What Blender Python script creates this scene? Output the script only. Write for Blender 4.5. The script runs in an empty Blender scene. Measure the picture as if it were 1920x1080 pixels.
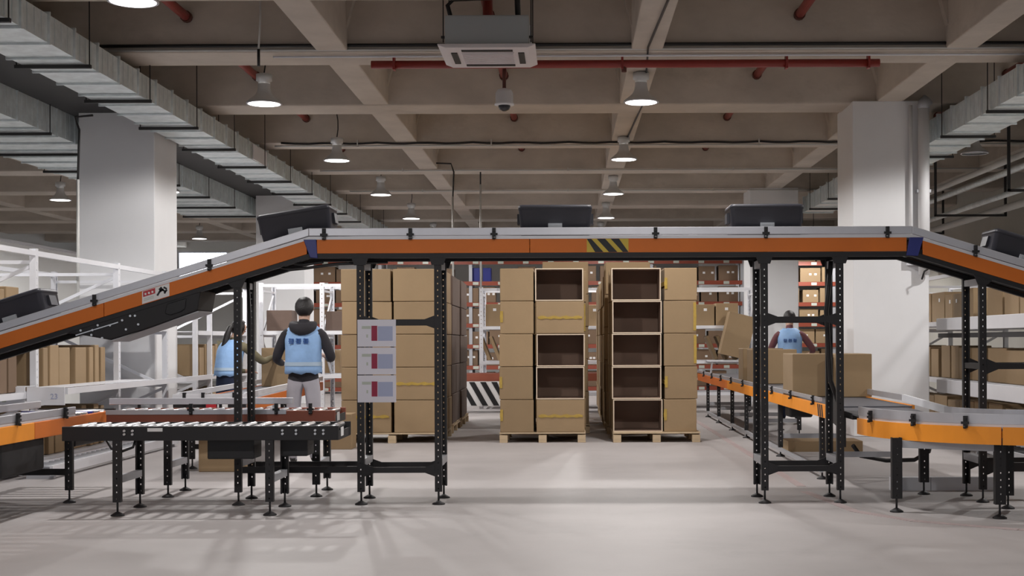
import bpy, bmesh, math, random
from mathutils import Vector, Matrix, Euler
random.seed(7)
PI = math.pi
SC = bpy.context.scene
COL = SC.collection
# ------------------------------------------------------------------ camera
F_PX, VPX, VPY, EYE = 2500.0, 1066.0, 640.0, 1.27
cam_d = bpy.data.cameras.new('camera'); cam = bpy.data.objects.new('camera', cam_d); COL.objects.link(cam)
cam_d.sensor_width = 36.0; cam_d.lens = F_PX / 1920 * 36
cam_d.shift_x = -(VPX - 960) / 1920; cam_d.shift_y = (VPY - 540) / 1920
cam_d.clip_end = 300
cam.matrix_world = Matrix.Translation((0, 0, EYE)) @ Matrix.Rotation(PI / 2, 4, 'X') @ Matrix.Rotation(math.radians(-0.22), 4, 'Z')
SC.camera = cam
# ------------------------------------------------------------------ world and exposure
w = bpy.data.worlds.new('world'); SC.world = w; w.use_nodes = True
bg = w.node_tree.nodes['Background']; bg.inputs[0].default_value = (0.86, 0.92, 1.0, 1); bg.inputs[1].default_value = 0.48
SC.view_settings.view_transform = 'Standard'; SC.view_settings.look = 'None'
SC.view_settings.exposure = 0.14; SC.view_settings.gamma = 1.0; SC.view_settings.use_curve_mapping = False
LAMP_POWER = 330.0   # watts of one pendant lamp
try:
    SC.cycles.max_bounces = 8; SC.cycles.diffuse_bounces = 5; SC.cycles.caustics_reflective = False; SC.cycles.caustics_refractive = False
    SC.cycles.sample_clamp_indirect = 6
except Exception: pass

# ------------------------------------------------------------------ materials
MAT = {}
def mat(name, col, rough=0.6, metal=0.0, var=0.0, scale=4.0, bump=0.0, bscale=30.0, obj_var=0.0, emit=0.0, coat=0.0, stain=None, stretch=None):
    m = bpy.data.materials.new(name); m.use_nodes = True; nt = m.node_tree; N = nt.nodes; L = nt.links
    b = N['Principled BSDF']; b.inputs['Base Color'].default_value = (*col, 1)
    b.inputs['Roughness'].default_value = rough; b.inputs['Metallic'].default_value = metal
    if coat: b.inputs['Coat Weight'].default_value = coat; b.inputs['Coat Roughness'].default_value = 0.15
    if emit: b.inputs['Emission Color'].default_value = (*col, 1); b.inputs['Emission Strength'].default_value = emit
    tc = N.new('ShaderNodeTexCoord'); mp = N.new('ShaderNodeMapping'); L.new(tc.outputs['Object'], mp.inputs[0])
    if stretch: mp.inputs['Scale'].default_value = stretch
    out = None
    if var or obj_var:
        hs = N.new('ShaderNodeHueSaturation'); hs.inputs['Color'].default_value = (*col, 1)
        val = None
        if var:
            nz = N.new('ShaderNodeTexNoise'); nz.inputs['Scale'].default_value = scale; nz.inputs['Detail'].default_value = 6; nz.inputs['Roughness'].default_value = 0.6
            L.new(mp.outputs[0], nz.inputs['Vector'])
            mr = N.new('ShaderNodeMapRange'); mr.inputs[1].default_value = 0.25; mr.inputs[2].default_value = 0.75
            mr.inputs[3].default_value = 1 - var; mr.inputs[4].default_value = 1 + var; L.new(nz.outputs[0], mr.inputs[0]); val = mr.outputs[0]
        if obj_var:
            oi = N.new('ShaderNodeObjectInfo'); mr2 = N.new('ShaderNodeMapRange'); mr2.inputs[3].default_value = 1 - obj_var; mr2.inputs[4].default_value = 1 + obj_var
            L.new(oi.outputs['Random'], mr2.inputs[0])
            if val is not None:
                mu = N.new('ShaderNodeMath'); mu.operation = 'MULTIPLY'; L.new(val, mu.inputs[0]); L.new(mr2.outputs[0], mu.inputs[1]); val = mu.outputs[0]
            else: val = mr2.outputs[0]
        L.new(val, hs.inputs['Value']); out = hs.outputs[0]
        if stain:
            n2 = N.new('ShaderNodeTexNoise'); n2.inputs['Scale'].default_value = stain[1]; n2.inputs['Detail'].default_value = 8; n2.inputs['Roughness'].default_value = 0.7
            L.new(mp.outputs[0], n2.inputs['Vector'])
            r2 = N.new('ShaderNodeMapRange'); r2.inputs[1].default_value = 0.55; r2.inputs[2].default_value = 0.72; r2.inputs[4].default_value = stain[2]; L.new(n2.outputs[0], r2.inputs[0])
            mx = N.new('ShaderNodeMix'); mx.data_type = 'RGBA'; L.new(r2.outputs[0], mx.inputs[0]); L.new(out, mx.inputs[6]); mx.inputs[7].default_value = (*stain[0], 1); out = mx.outputs[2]
        L.new(out, b.inputs['Base Color'])
    if bump:
        nb = N.new('ShaderNodeTexNoise'); nb.inputs['Scale'].default_value = bscale; nb.inputs['Detail'].default_value = 5; L.new(mp.outputs[0], nb.inputs['Vector'])
        bp = N.new('ShaderNodeBump'); bp.inputs['Strength'].default_value = bump; bp.inputs['Distance'].default_value = 0.02
        L.new(nb.outputs[0], bp.inputs['Height']); L.new(bp.outputs[0], b.inputs['Normal'])
    MAT[name] = m
    return m
mat('floor_concrete', (0.40, 0.375, 0.372), 0.56, var=0.10, scale=0.9, stain=((0.30, 0.28, 0.278), 0.7, 0.55), bump=0.03, bscale=60)
mat('ceiling_concrete', (0.54, 0.485, 0.425), 0.9, var=0.16, scale=1.3, stain=((0.27, 0.23, 0.19), 0.5, 0.5), bump=0.15, bscale=12, stretch=(1, 1, 1.6))
mat('white_plaster', (0.78, 0.785, 0.80), 0.6, var=0.03, scale=1.5)
mat('wall_white', (0.78, 0.79, 0.78), 0.7, var=0.04, scale=0.8)
mat('wall_grey', (0.58, 0.57, 0.52), 0.8, var=0.08, scale=0.6)
mat('galvanised', (0.74, 0.80, 0.81), 0.42, 0.35, var=0.22, scale=5, bump=0.25, bscale=4)
mat('dark_duct', (0.035, 0.034, 0.034), 0.6, 0.3, var=0.1)
mat('aluminium', (0.60, 0.60, 0.64), 0.38, 0.6, var=0.04, scale=8)
mat('zinc', (0.7, 0.7, 0.72), 0.3, 0.9)
mat('orange_shaded', (0.68, 0.165, 0.012), 0.55, var=0.06, scale=3)  # conveyor orange with shade put into its tone, for bridge and rear panels
mat('orange_lit', (0.95, 0.33, 0.022), 0.5, var=0.06, scale=3)  # the same orange toned as if lit, mostly for the near panels
mat('red_brown_paint', (0.30, 0.085, 0.05), 0.5, var=0.08)
mat('black_steel', (0.012, 0.011, 0.013), 0.58, 0.0, var=0.1)
mat('black_plastic', (0.010, 0.010, 0.012), 0.55)
mat('belt_grey', (0.10, 0.10, 0.115), 0.55, var=0.08, scale=12)
mat('white_steel', (0.74, 0.75, 0.79), 0.42, 0.1, var=0.03)
mat('grey_steel', (0.42, 0.43, 0.46), 0.45, 0.2, var=0.05)
mat('cardboard', (0.30, 0.208, 0.115), 0.78, var=0.05, scale=3, obj_var=0.10, bump=0.05, bscale=25)
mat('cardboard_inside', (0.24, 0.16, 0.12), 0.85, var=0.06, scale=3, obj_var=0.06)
mat('cardboard_edge', (0.66, 0.55, 0.42), 0.8)
mat('red_beam', (0.25, 0.05, 0.025), 0.5)
mat('carton_brown', (0.185, 0.12, 0.075), 0.8, var=.05, obj_var=.12)
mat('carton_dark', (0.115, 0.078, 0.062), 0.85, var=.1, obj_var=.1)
mat('yellow_tape', (0.42, 0.285, 0.06), 0.25, var=0.15, scale=20)
mat('wood', (0.52, 0.40, 0.26), 0.75, var=0.14, scale=6, obj_var=0.1, stretch=(1, 1, 6))
mat('tote_plastic', (0.030, 0.030, 0.040), 0.45, var=0.06)
mat('tote_clear', (0.42, 0.44, 0.47), 0.25)
mat('blue_plastic', (0.022, 0.03, 0.20), 0.35)
mat('red_pipe', (0.27, 0.030, 0.022), 0.42, var=0.12)
mat('rust', (0.10, 0.03, 0.02), 0.7)
mat('white_paper', (0.80, 0.80, 0.80), 0.6)
mat('poster_film', (0.74, 0.72, 0.80), 0.16, coat=0.6)
mat('poster_red', (0.30, 0.012, 0.05), 0.3)
mat('poster_blue', (0.40, 0.44, 0.62), 0.2)
mat('poster_grey', (0.48, 0.52, 0.46), 0.4)
mat('label_red', (0.50, 0.03, 0.04), 0.4)
mat('hazard_yellow', (0.60, 0.43, 0.03), 0.45)
mat('ac_grey', (0.42, 0.45, 0.46), 0.5, 0.1)
mat('ac_white', (0.72, 0.68, 0.69), 0.5)
mat('lamp_shade', (0.62, 0.63, 0.63), 0.4, 0.25)
mat('floor_red', (0.47, 0.385, 0.385), 0.4, var=0.12, scale=4)
mat('glass_dark', (0.03, 0.03, 0.035), 0.08)
mat('skin', (0.50, 0.31, 0.23), 0.55)
mat('hair', (0.012, 0.010, 0.011), 0.45, bump=0.3, bscale=90)
mat('hoodie_dark', (0.026, 0.024, 0.030), 0.85, var=0.1, bump=0.1)
mat('olive_cloth', (0.16, 0.14, 0.085), 0.85)
mat('maroon_cloth', (0.16, 0.06, 0.07), 0.85)
mat('vest_blue', (0.28, 0.47, 0.78), 0.6, var=0.10, scale=9, bump=0.3, bscale=14)
mat('vest_band', (0.45, 0.58, 0.72), 0.4)
mat('vest_ink', (0.03, 0.10, 0.32), 0.6)
mat('trouser_grey', (0.43, 0.42, 0.47), 0.85, var=0.06, bump=0.2, bscale=14)
mat('trouser_navy', (0.02, 0.03, 0.07), 0.85)
mat('shoe', (0.03, 0.03, 0.03), 0.6)
mat('cable_black', (0.012, 0.011, 0.012), 0.5)
mat('conduit', (0.55, 0.55, 0.53), 0.5)
mat('lamp_glow', (1.0, 0.965, 0.93), 0.5, emit=9.0)
mat('window_sky', (0.85, 0.92, 1.0), 0.5, emit=4.0)

# ------------------------------------------------------------------ mesh helper
OFF = {}
def off(o):
    v = Vector((0, 0, 0))
    while o is not None: v = v + Vector(o.location); o = o.parent
    return v
class MB:
    def __init__(s): s.v = []; s.f = []; s.mi = []; s.sm = []
    def add(s, vs, fs, mi=0, smooth=False):
        b = len(s.v); s.v += [Vector(p) for p in vs]
        for f in fs: s.f.append([b + i for i in f]); s.mi.append(mi); s.sm.append(smooth)
        return s
    def box(s, x0, x1, y0, y1, z0, z1, mi=0, M=None):
        vs = [(x, y, z) for z in (z0, z1) for y in (y0, y1) for x in (x0, x1)]
        if M is not None: vs = [M @ Vector(p) for p in vs]
        return s.add(vs, [(0, 2, 3, 1), (4, 5, 7, 6), (0, 1, 5, 4), (2, 6, 7, 3), (0, 4, 6, 2), (1, 3, 7, 5)], mi)
    def prism(s, pts, y0, y1, mi=0, axis='y'):
        n = len(pts)
        if axis == 'y': vs = [(a, y0, b) for a, b in pts] + [(a, y1, b) for a, b in pts]
        elif axis == 'x': vs = [(y0, a, b) for a, b in pts] + [(y1, a, b) for a, b in pts]
        else: vs = [(a, b, y0) for a, b in pts] + [(a, b, y1) for a, b in pts]
        fs = [tuple(range(n)), tuple(range(2 * n - 1, n - 1, -1))] + [(i, i + n, (i + 1) % n + n, (i + 1) % n) for i in range(n)]
        return s.add(vs, fs, mi)
    def bar(s, p0, p1, wx, wz, mi=0, up=(0, 0, 1)):
        p0 = Vector(p0); p1 = Vector(p1); d = (p1 - p0); L = d.length; d.normalize(); up = Vector(up)
        if abs(d.dot(up)) > 0.99: up = Vector((0, 1, 0))
        r = d.cross(up).normalized(); u = r.cross(d).normalized()
        vs = []
        for t in (p0, p1):
            for a, b in ((-1, -1), (1, -1), (1, 1), (-1, 1)): vs.append(t + r * (a * wx / 2) + u * (b * wz / 2))
        return s.add(vs, [(0, 1, 2, 3), (7, 6, 5, 4), (0, 4, 5, 1), (1, 5, 6, 2), (2, 6, 7, 3), (3, 7, 4, 0)], mi)
    def tube(s, pts, r, n=8, mi=0, closed_ends=True):
        pts = [Vector(p) for p in pts]; rings = []; prev = None
        for i, p in enumerate(pts):
            d = (pts[min(i + 1, len(pts) - 1)] - pts[max(i - 1, 0)]).normalized()
            a = prev if prev is not None else (Vector((0, 0, 1)) if abs(d.z) < 0.9 else Vector((1, 0, 0)))
            u = (a - d * a.dot(d)).normalized(); prev = u; vv = d.cross(u)
            rr = r[i] if isinstance(r, (list, tuple)) else r
            rings.append([p + (u * math.cos(2 * PI * k / n) + vv * math.sin(2 * PI * k / n)) * rr for k in range(n)])
        return s.loft(rings, mi, closed_ends)
    def loft(s, rings, mi=0, caps=True, smooth=True):
        n = len(rings[0]); vs = [p for r in rings for p in r]; fs = []
        for i in range(len(rings) - 1):
            for k in range(n): fs.append((i * n + k, i * n + (k + 1) % n, (i + 1) * n + (k + 1) % n, (i + 1) * n + k))
        b = len(s.v); s.add(vs, fs, mi, smooth)
        if caps:
            s.f.append([b + k for k in range(n - 1, -1, -1)]); s.mi.append(mi); s.sm.append(False)
            m = b + (len(rings) - 1) * n; s.f.append([m + k for k in range(n)]); s.mi.append(mi); s.sm.append(False)
        return s
    def lathe(s, prof, c=(0, 0, 0), n=16, mi=0, caps=True):
        c = Vector(c)
        return s.loft([[c + Vector((r * math.cos(2 * PI * k / n), r * math.sin(2 * PI * k / n), z)) for k in range(n)] for r, z in prof], mi, caps)
    def ball(s, c, r, n=10, mi=0):
        rx, ry, rz = r if isinstance(r, (list, tuple)) else (r, r, r); c = Vector(c); rings = []
        for i in range(1, n):
            t = PI * i / n
            rings.append([c + Vector((rx * math.sin(t) * math.cos(2 * PI * k / 12), ry * math.sin(t) * math.sin(2 * PI * k / 12), -rz * math.cos(t))) for k in range(12)])
        return s.loft(rings, mi)
    def mesh(s, name, mats, o=Vector((0, 0, 0))):
        me = bpy.data.meshes.new(name); me.from_pydata([p - o for p in s.v], [], s.f)
        for m in (mats if isinstance(mats, (list, tuple)) else [mats]): me.materials.append(MAT[m])
        me.polygons.foreach_set('material_index', s.mi); me.polygons.foreach_set('use_smooth', s.sm)
        bm = bmesh.new(); bm.from_mesh(me); bmesh.ops.recalc_face_normals(bm, faces=bm.faces); bm.to_mesh(me); bm.free()
        me.update(); return me
    def build(s, name, mats, parent=None, loc=None, bevel=0.0):
        # vertices are in world coordinates; loc gives the base of a top-level mesh
        o = off(parent) + (Vector(loc) if loc is not None else Vector((0, 0, 0)))
        ob = bpy.data.objects.new(name, s.mesh(name, mats, o)); COL.objects.link(ob)
        if loc is not None: ob.location = loc
        if parent is not None: ob.parent = parent
        if bevel: bev(ob, bevel)
        return ob
def bev(ob, wd, seg=2):
    m = ob.modifiers.new('bevel', 'BEVEL'); m.width = wd; m.segments = seg; m.limit_method = 'ANGLE'; m.angle_limit = 0.7
def inst(name, me, parent=None, loc=(0, 0, 0), rot=(0, 0, 0), bevel=0.0):
    ob = bpy.data.objects.new(name, me); COL.objects.link(ob); ob.location = loc; ob.rotation_euler = rot
    if parent is not None: ob.parent = parent
    if bevel: bev(ob, bevel)
    return ob
def tag(o, label, cat, group=None, kind=None):
    o['label'] = label; o['category'] = cat
    if group: o['group'] = group
    if kind: o['kind'] = kind
    return o
def thing(name, label, cat, loc=(0, 0, 0), rot=(0, 0, 0), group=None):
    o = bpy.data.objects.new(name, None); COL.objects.link(o); o.location = loc; o.rotation_euler = rot; o.empty_display_size = 0.1
    return tag(o, label, cat, group)
def struct(name, mb, mats, label=None, bevel=0.0):
    o = mb.build(name, mats, bevel=bevel); o['kind'] = 'structure'
    if label: o['label'] = label
    return o
def sx(px, Z): return (px - VPX) * Z / F_PX
def sz(py, Z): return EYE + (VPY - py) * Z / F_PX

# ------------------------------------------------------------------ building shell
SLAB, BEAM = 5.2, 4.40
struct('floor', MB().box(-17, 10, -9, 46, -0.2, 0), 'floor_concrete', 'pale grey polished concrete warehouse floor')
struct('ceiling', MB().box(-17, 10, -9, 46, SLAB, SLAB + 0.2), 'ceiling_concrete', 'bare concrete ceiling slab between beams')
struct('wall_back', MB().box(-17, -12.9, 44, 44.3, 0, SLAB).box(-11.2, 10, 44, 44.3, 0, SLAB).box(-12.9, -11.2, 44, 44.3, 0, 3.3).box(-12.9, -11.2, 44, 44.3, 4.3, SLAB), 'wall_white')
struct('wall_left', MB().box(-16.3, -16, -9, 44, 0, SLAB), 'wall_white')
struct('wall_right', MB().box(9.0, 9.3, -9, 44, 0, SLAB), 'wall_grey')
wd = struct('window_1', MB().box(-12.9, -11.2, 44.0, 44.1, 3.3, 3.36).box(-12.9, -11.2, 44.0, 44.1, 4.24, 4.3).box(-12.9, -12.84, 44.0, 44.1, 3.36, 4.24).box(-11.26, -11.2, 44.0, 44.1, 3.36, 4.24), 'white_steel', 'bright strip window in the far wall')
for k in range(8):
    MB().box(-12.83 + k * .195, -12.66 + k * .195, 44.06, 44.08, 3.37, 4.23).build('pane', 'window_sky', wd)
YT = [11.55, 14.4] + [17.65 + 3.3 * k for k in range(8)]
for y in [-5.0, -1.7, 1.6, 4.9, 8.2] + YT:
    struct('ceiling_beam', MB().box(-16, 9, y, y + 0.68, BEAM, SLAB), 'ceiling_concrete', 'transverse concrete ceiling beam', bevel=0.02)
for x in (-12.73, -9.33, -5.94, -2.54, 0.86, 4.25, 7.65):
    m = MB().box(x - 0.17, x + 0.17, -5, 44, BEAM + 0.015, SLAB)
    struct('ceiling_beam', m, 'ceiling_concrete', 'concrete ceiling beam running towards the far wall', bevel=0.015)
# haunches where the beams meet
hm = MB()
for y in YT:
    for x in (-2.54, 0.86, 4.25):
        hm.prism([(x - 0.17, SLAB), (x - 0.32, SLAB), (x - 0.17, BEAM + 0.25)], y - 0.12, y + 0.8).prism([(x + 0.17, SLAB), (x + 0.32, SLAB), (x + 0.17, BEAM + 0.25)], y - 0.12, y + 0.8)
h = struct('trim_1', hm, 'ceiling_concrete', 'thickened concrete joints of the ceiling beams')
for nm, x, y in (('column', -5.94, 17.55), ('column', 4.25, 17.55), ('column', -5.94, 27.5), ('column', 4.25, 27.5), ('column', -5.94, 37.4), ('column', 4.25, 37.4)):
    c = struct(nm, MB().box(x - .5, x + .5, y, y + 1.0, 0, BEAM + .02), 'white_plaster', 'square white plastered column, ' + ('left' if x < 0 else 'right') + ' row', bevel=0.012)
pw = struct('wall_partition', MB().box(-9.75, -9.6, 21.5, 31, 0, 3.0), 'wall_white', 'low white partition wall at the left')
MB().box(-9.78, -9.57, 21.5, 31, 3.0, 3.05).build('capping', 'white_steel', pw)
MB().box(-9.6, -9.57, 21.5, 31, 2.0, 2.06).build('rail', 'grey_steel', pw)

# ------------------------------------------------------------------ ceiling lamps
shade_me = MB().lathe([(0.205, 0.0), (0.205, 0.014), (0.188, 0.032), (0.145, 0.065), (0.105, 0.10), (0.082, 0.14), (0.072, 0.19), (0.070, 0.235)], n=24, caps=False).mesh('shade', 'lamp_shade')
hous_me = MB().lathe([(0.070, 0.23), (0.070, 0.265), (0.094, 0.27), (0.094, 0.345), (0.03, 0.36)], n=16).mesh('housing', 'lamp_shade')
glow_me = MB().lathe([(0.186, 0.008), (0.18, 0.0)], n=24).mesh('diffuser', 'lamp_glow')
rim_me = MB().lathe([(0.186, -0.002), (0.207, -0.002), (0.207, 0.014), (0.186, 0.014), (0.186, -0.002)], n=24, caps=False).mesh('rim', 'aluminium')
off_me = MB().lathe([(0.186, 0.03), (0.18, 0.024)], n=24).mesh('diffuser', 'tote_clear')
def lamp(x, y, z, label, lit=True, top=SLAB, group=None):
    t = thing('pendant_lamp', label, 'lamp', (x, y, z), group=group)
    inst('lamp_shade', shade_me, t); inst('housing', hous_me, t); inst('rim', rim_me, t)
    inst('diffuser', glow_me if lit else off_me, t)
    if lit:
        ld = bpy.data.lights.new('lamp_light', 'SPOT'); ld.energy = LAMP_POWER; ld.spot_size = math.radians(165); ld.spot_blend = 0.22
        ld.shadow_soft_size = 0.09; ld.color = (1.0, 0.965, 0.94)
        lo = bpy.data.objects.new('lamp_light', ld); COL.objects.link(lo); lo.location = (0, 0, -0.02); lo.parent = t
    n = 6
    pts = [(x + 0.02 * math.sin(k * 1.1), y, z + 0.355 + (top - z - 0.355) * k / n) for k in range(n + 1)]
    MB().tube(pts, 0.008, 6).build('cord', 'cable_black', t)
    return t
LN = {10.7: 'nearest', 15.6: 'second', 20.5: 'third', 25.3: 'fourth', 30.2: 'fifth', 35.1: 'sixth'}
for y, nn in LN.items():
    if y == 10.7: lamp(0.86, 10.35, 4.06, 'lit bell-shaped pendant lamp above the middle of the conveyor bridge', top=BEAM + .015)
    else: lamp(0.86, y, 4.06, 'lit bell-shaped pendant lamp, %s from the front in the row right of centre' % nn, top=BEAM + .015)
    lamp(-3.55, y if y != 10.7 else 10.9, 4.06, 'lit bell-shaped pendant lamp, %s from the front in the row left of centre' % nn)
    if y in (25.3, 30.2, 35.1): lamp(-9.9, y + .7, 4.06, 'lit bell-shaped pendant lamp in the far left row, %s' % {25.3: 'nearest', 30.2: 'middle one', 35.1: 'farthest'}[y])
for x in (-3.55, 0.86):
    for y, q in ((3.6, 'over the open floor'),): lamp(x, y, 4.06, 'lit bell-shaped pendant lamp before the bridge, %s row, %s' % ('left' if x < 0 else 'right', q))
lamp(-7.4, 12.4, 3.5, 'added unseen fill lamp hung low above the left white rack', top=3.95)  # added out of view to brighten the left rack and column
lamp(6.0, 15.2, 4.06, 'added unseen fill lamp above the near end of the right white rack')  # extra source beyond the frame, lights the upper right column
lamp(6.6, 10.2, 3.8, 'added unseen fill lamp right of the curved conveyor')  # added past the right edge to light the curved conveyor
lamp(4.72, 21.8, 4.0, 'added fill lamp hidden behind the right column', top=SLAB)  # added out of sight to lift the back right area
lamp(-6.2, 20.6, 3.6, 'added fill lamp hidden behind the left column', top=4.30)  # hidden source added for the partition and left racks
lamp(6.1, 20.0, 4.06, 'unlit bell-shaped pendant lamp beside the right air duct', lit=False)
lamp(6.0, 32.7, 3.6, 'lit pendant lamp hung low before the bright far shelves')

# ------------------------------------------------------------------ air ducts
def duct(name, label, x0, x1, y0, y1, z0, z1, seam=0.62, dark_face=None):
    t = thing(name, label, 'duct', ((x0 + x1) / 2, y0, z0))
    n = int((y1 - y0) / seam); L = (y1 - y0) / n
    seg = MB().box(x0, x1, y0 + 0.004, y0 + L - 0.004, z0, z1)
    # shallow cross-break creases and stiffening ribs on every sheet
    for j in range(1, 4):
        yy = y0 + L * j / 4
        seg.box(x0 - 0.006, x0, yy - .006, yy + .006, z0 + .01, z1 - .01).box(x1, x1 + 0.006, yy - .006, yy + .006, z0 + .01, z1 - .01)
    sm = seg.mesh('duct_sheet', 'galvanised', off(t))
    fl = MB()
    e = 0.022
    fl.box(x0 - e, x0, y0 - .012, y0 + .012, z0 - e, z1 + e).box(x1, x1 + e, y0 - .012, y0 + .012, z0 - e, z1 + e)
    fl.box(x0, x1, y0 - .012, y0 + .012, z0 - e, z0).box(x0, x1, y0 - .012, y0 + .012, z1, z1 + e)
    fm = fl.mesh('flange', 'galvanised', off(t))
    hg = MB().box(x0 - .06, x1 + .06, y0 + .28, y0 + .32, z0 - .045, z0 - .01)
    hg.box(x0 - .05, x0 - .04, y0 + .295, y0 + .305, z0 - .01, SLAB).box(x1 + .04, x1 + .05, y0 + .295, y0 + .305, z0 - .01, SLAB)
    gm = hg.mesh('hanger', 'dark_duct', off(t))
    for k in range(n):
        d = ((k * 7) % 5 - 2) * 0.0016
        inst('duct_sheet', sm, t, (0, L * k, d)); inst('flange', fm, t, (0, L * k, 0))
        if k % 3 == 1: inst('hanger', gm, t, (0, L * k, 0))
    inst('flange', fm, t, (0, L * n, 0))
    return t
d1 = duct('air_duct', 'long galvanised air duct passing right of the left column, low under the beams', -5.38, -4.75, 6.5, 35.6, 4.02, 4.28)
MB().box(-4.745, -4.725, 20.05, 20.95, 4.03, 4.25).build('access_panel', 'white_plaster', d1)['label'] = 'bright pale access panel'
d2 = duct('air_duct', 'wide galvanised air duct left of the left column', -8.05, -6.6, 8.5, 28.4, 3.95, 4.32)
MB().box(-6.59, -5.47, 8.5, 28.4, 4.30, 4.34).build('gap_shade_sheet', 'dark_duct', d2)  # dark sheet put in for the shade between the left ducts
d3 = duct('air_duct', 'galvanised air duct right of the right column', 4.95, 5.55, 7.0, 28.0, 3.96, 4.27)
# cable tray hung under the left duct at top left
# ------------------------------------------------------------------ pipes and cables under the ceiling
for x, nm in ((-4.1, 'left of the big duct'), (-0.84, 'behind the air conditioner'), (2.5, 'between the centre and the right column'), (5.8, 'above the right duct')):
    t = thing('fire_pipe', 'red fire pipe running through the beams, ' + nm, 'pipe', (x, 8, 4.78))
    for y0, y1 in ((8.9, 11.53), (12.25, 14.38), (15.1, 17.63), (18.35, 20.93), (21.65, 24.23)):
        MB().tube([(x, y0, 4.78), (x, y1, 4.78)], 0.05, 12).build('pipe', 'red_pipe', t)
        MB().tube([(x, y1 - .07, 4.78), (x, y1, 4.78)], 0.062, 12).build('sleeve', 'rust', t)
t = thing('fire_main', 'long red fire main slung across under the second beam', 'pipe', (0, 14.62, 4.31))
MB().tube([(-2.15, 14.62, 4.31), (3.42, 14.62, 4.31)], 0.045, 12).build('pipe', 'red_pipe', t)
for x in (-1.9, 0.6, 2.4, 3.3): MB().box(x - .012, x + .012, 14.57, 14.67, 4.25, 4.395).build('clamp', 'red_pipe', t)
MB().tube([(0.62, 14.62, 4.31), (0.62, 14.62, 4.22)], 0.028, 10).build('sprinkler_stub', 'rust', t)
t = thing('conduit_bundle', 'grey and black conduits along the second beam, above the red fire main', 'conduit', (0, 14.37, 4.4))
MB().tube([(-9, 14.37, 4.42), (8.8, 14.37, 4.42)], 0.012, 8).build('grey_conduit', 'conduit', t)
MB().tube([(-9, 14.37, 4.47), (8.8, 14.37, 4.47)], 0.018, 8).build('dark_conduit', 'cable_black', t)
MB().tube([(-3.2, 14.5, 4.375), (8.8, 14.5, 4.375)], 0.012, 8).build('white_conduit', 'white_steel', t)
t = thing('ceiling_cable', 'black cable sagging along the fourth beam', 'cable', (0, 20.9, 4.40))
pts = []
for k in range(61):
    x = -4.5 + k * 0.215; pts.append((x, 20.93, 4.40 - 0.018 * abs(math.sin(k * 0.9))))
MB().tube(pts, 0.017, 6).build('cable', 'cable_black', t)
MB().tube([(-4.6, 20.93, 4.35), (8.4, 20.93, 4.35)], 0.013, 8).build('conduit', 'conduit', t)
for x in (-3.3, -1.2, .9, 3.0): MB().box(x - .01, x + .01, 20.9, 20.96, 4.33, 4.44).build('clip', 'conduit', t)
for y in (24.2, 27.5):
    t = thing('beam_conduit', 'thin pale conduit along the ' + ('fifth' if y < 25 else 'sixth') + ' beam', 'conduit', (0, y, 4.39))
    MB().tube([(-4.5, y, 4.38), (8.2, y, 4.38)], 0.014, 8).build('conduit', 'conduit', t)
    for x in (-3, 0, 3): MB().box(x - .01, x + .01, y - .02, y + .02, 4.36, 4.42).build('clip', 'conduit', t)
t = thing('beam_cable', 'thin black cable stapled along the beam right of centre', 'cable', (0.95, 8, 4.4))
MB().tube([(0.93, 8, 4.40), (0.97, 11, 4.402), (0.86, 14.2, 4.40), (1.0, 17.4, 4.402), (0.88, 22, 4.40)], 0.012, 6).build('cable', 'cable_black', t)
# pipe bundle on the right, running deep
t = thing('pipe_run', 'bundle of pale pipes running to the back along the right wall', 'pipe', (6.9, 8, 4.0))
for k, (x, z, r, m) in enumerate(((6.75, 4.02, .05, 'conduit'), (6.95, 3.92, .04, 'galvanised'), (7.15, 4.0, .06, 'conduit'), (7.4, 3.72, .05, 'galvanised'), (7.75, 3.6, .07, 'conduit'))):
    MB().tube([(x, 9, z), (x, 38, z)], r, 10).build('pipe', m, t)
for y in (12, 16, 20, 24, 28, 32):
    MB().box(6.6, 7.9, y, y + .04, 3.49, 3.53).box(6.6, 6.64, y, y + .04, 3.5, SLAB).box(7.86, 7.9, y, y + .04, 3.5, SLAB).build('hanger', 'dark_duct', t)
t = thing('cable_tray', 'galvanised cable tray bracketed along the right wall', 'tray', (8.6, 10, 3.0))
MB().box(8.3, 8.9, 10, 32.5, 3.0, 3.02).box(8.3, 8.32, 10, 32.5, 3.02, 3.1).box(8.88, 8.9, 10, 32.5, 3.02, 3.1).build('tray', 'galvanised', t)
for y in range(11, 32, 3): MB().box(8.3, 8.985, y, y + .04, 2.95, 3.0).build('bracket', 'dark_duct', t)
# pipes on the right column
t = thing('downpipe', 'thick white downpipe on the front of the right column', 'pipe', (4.66, 17.46, 2.1))
MB().tube([(4.66, 17.46, 2.12), (4.66, 17.46, 4.30)], 0.075, 14).build('pipe', 'white_plaster', t)
MB().tube([(4.66, 17.46, 4.30), (4.66, 17.46, 4.36), (4.72, 17.46, 4.42)], 0.08, 14).build('elbow', 'grey_steel', t)
MB().box(4.57, 4.75, 17.44, 17.55, 3.2, 3.24).build('strap', 'grey_steel', t)
t = thing('thin_conduit', 'thin white conduit with a small junction box on the right column', 'conduit', (4.50, 17.5, 2.2))
MB().tube([(4.50, 17.5, 2.35), (4.50, 17.5, 4.35)], 0.025, 10).build('conduit', 'white_plaster', t)
MB().box(4.44, 4.56, 17.46, 17.545, 2.25, 2.36).build('junction_box', 'white_steel', t, bevel=.006)
MB().tube([(4.53, 17.45, 2.28), (4.7, 17.36, 2.31), (4.75, 17.3, 2.24), (4.62, 17.3, 2.16), (4.6, 17.35, 2.06)], 0.012, 6).build('flex_cable', 'cable_black', t)
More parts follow.
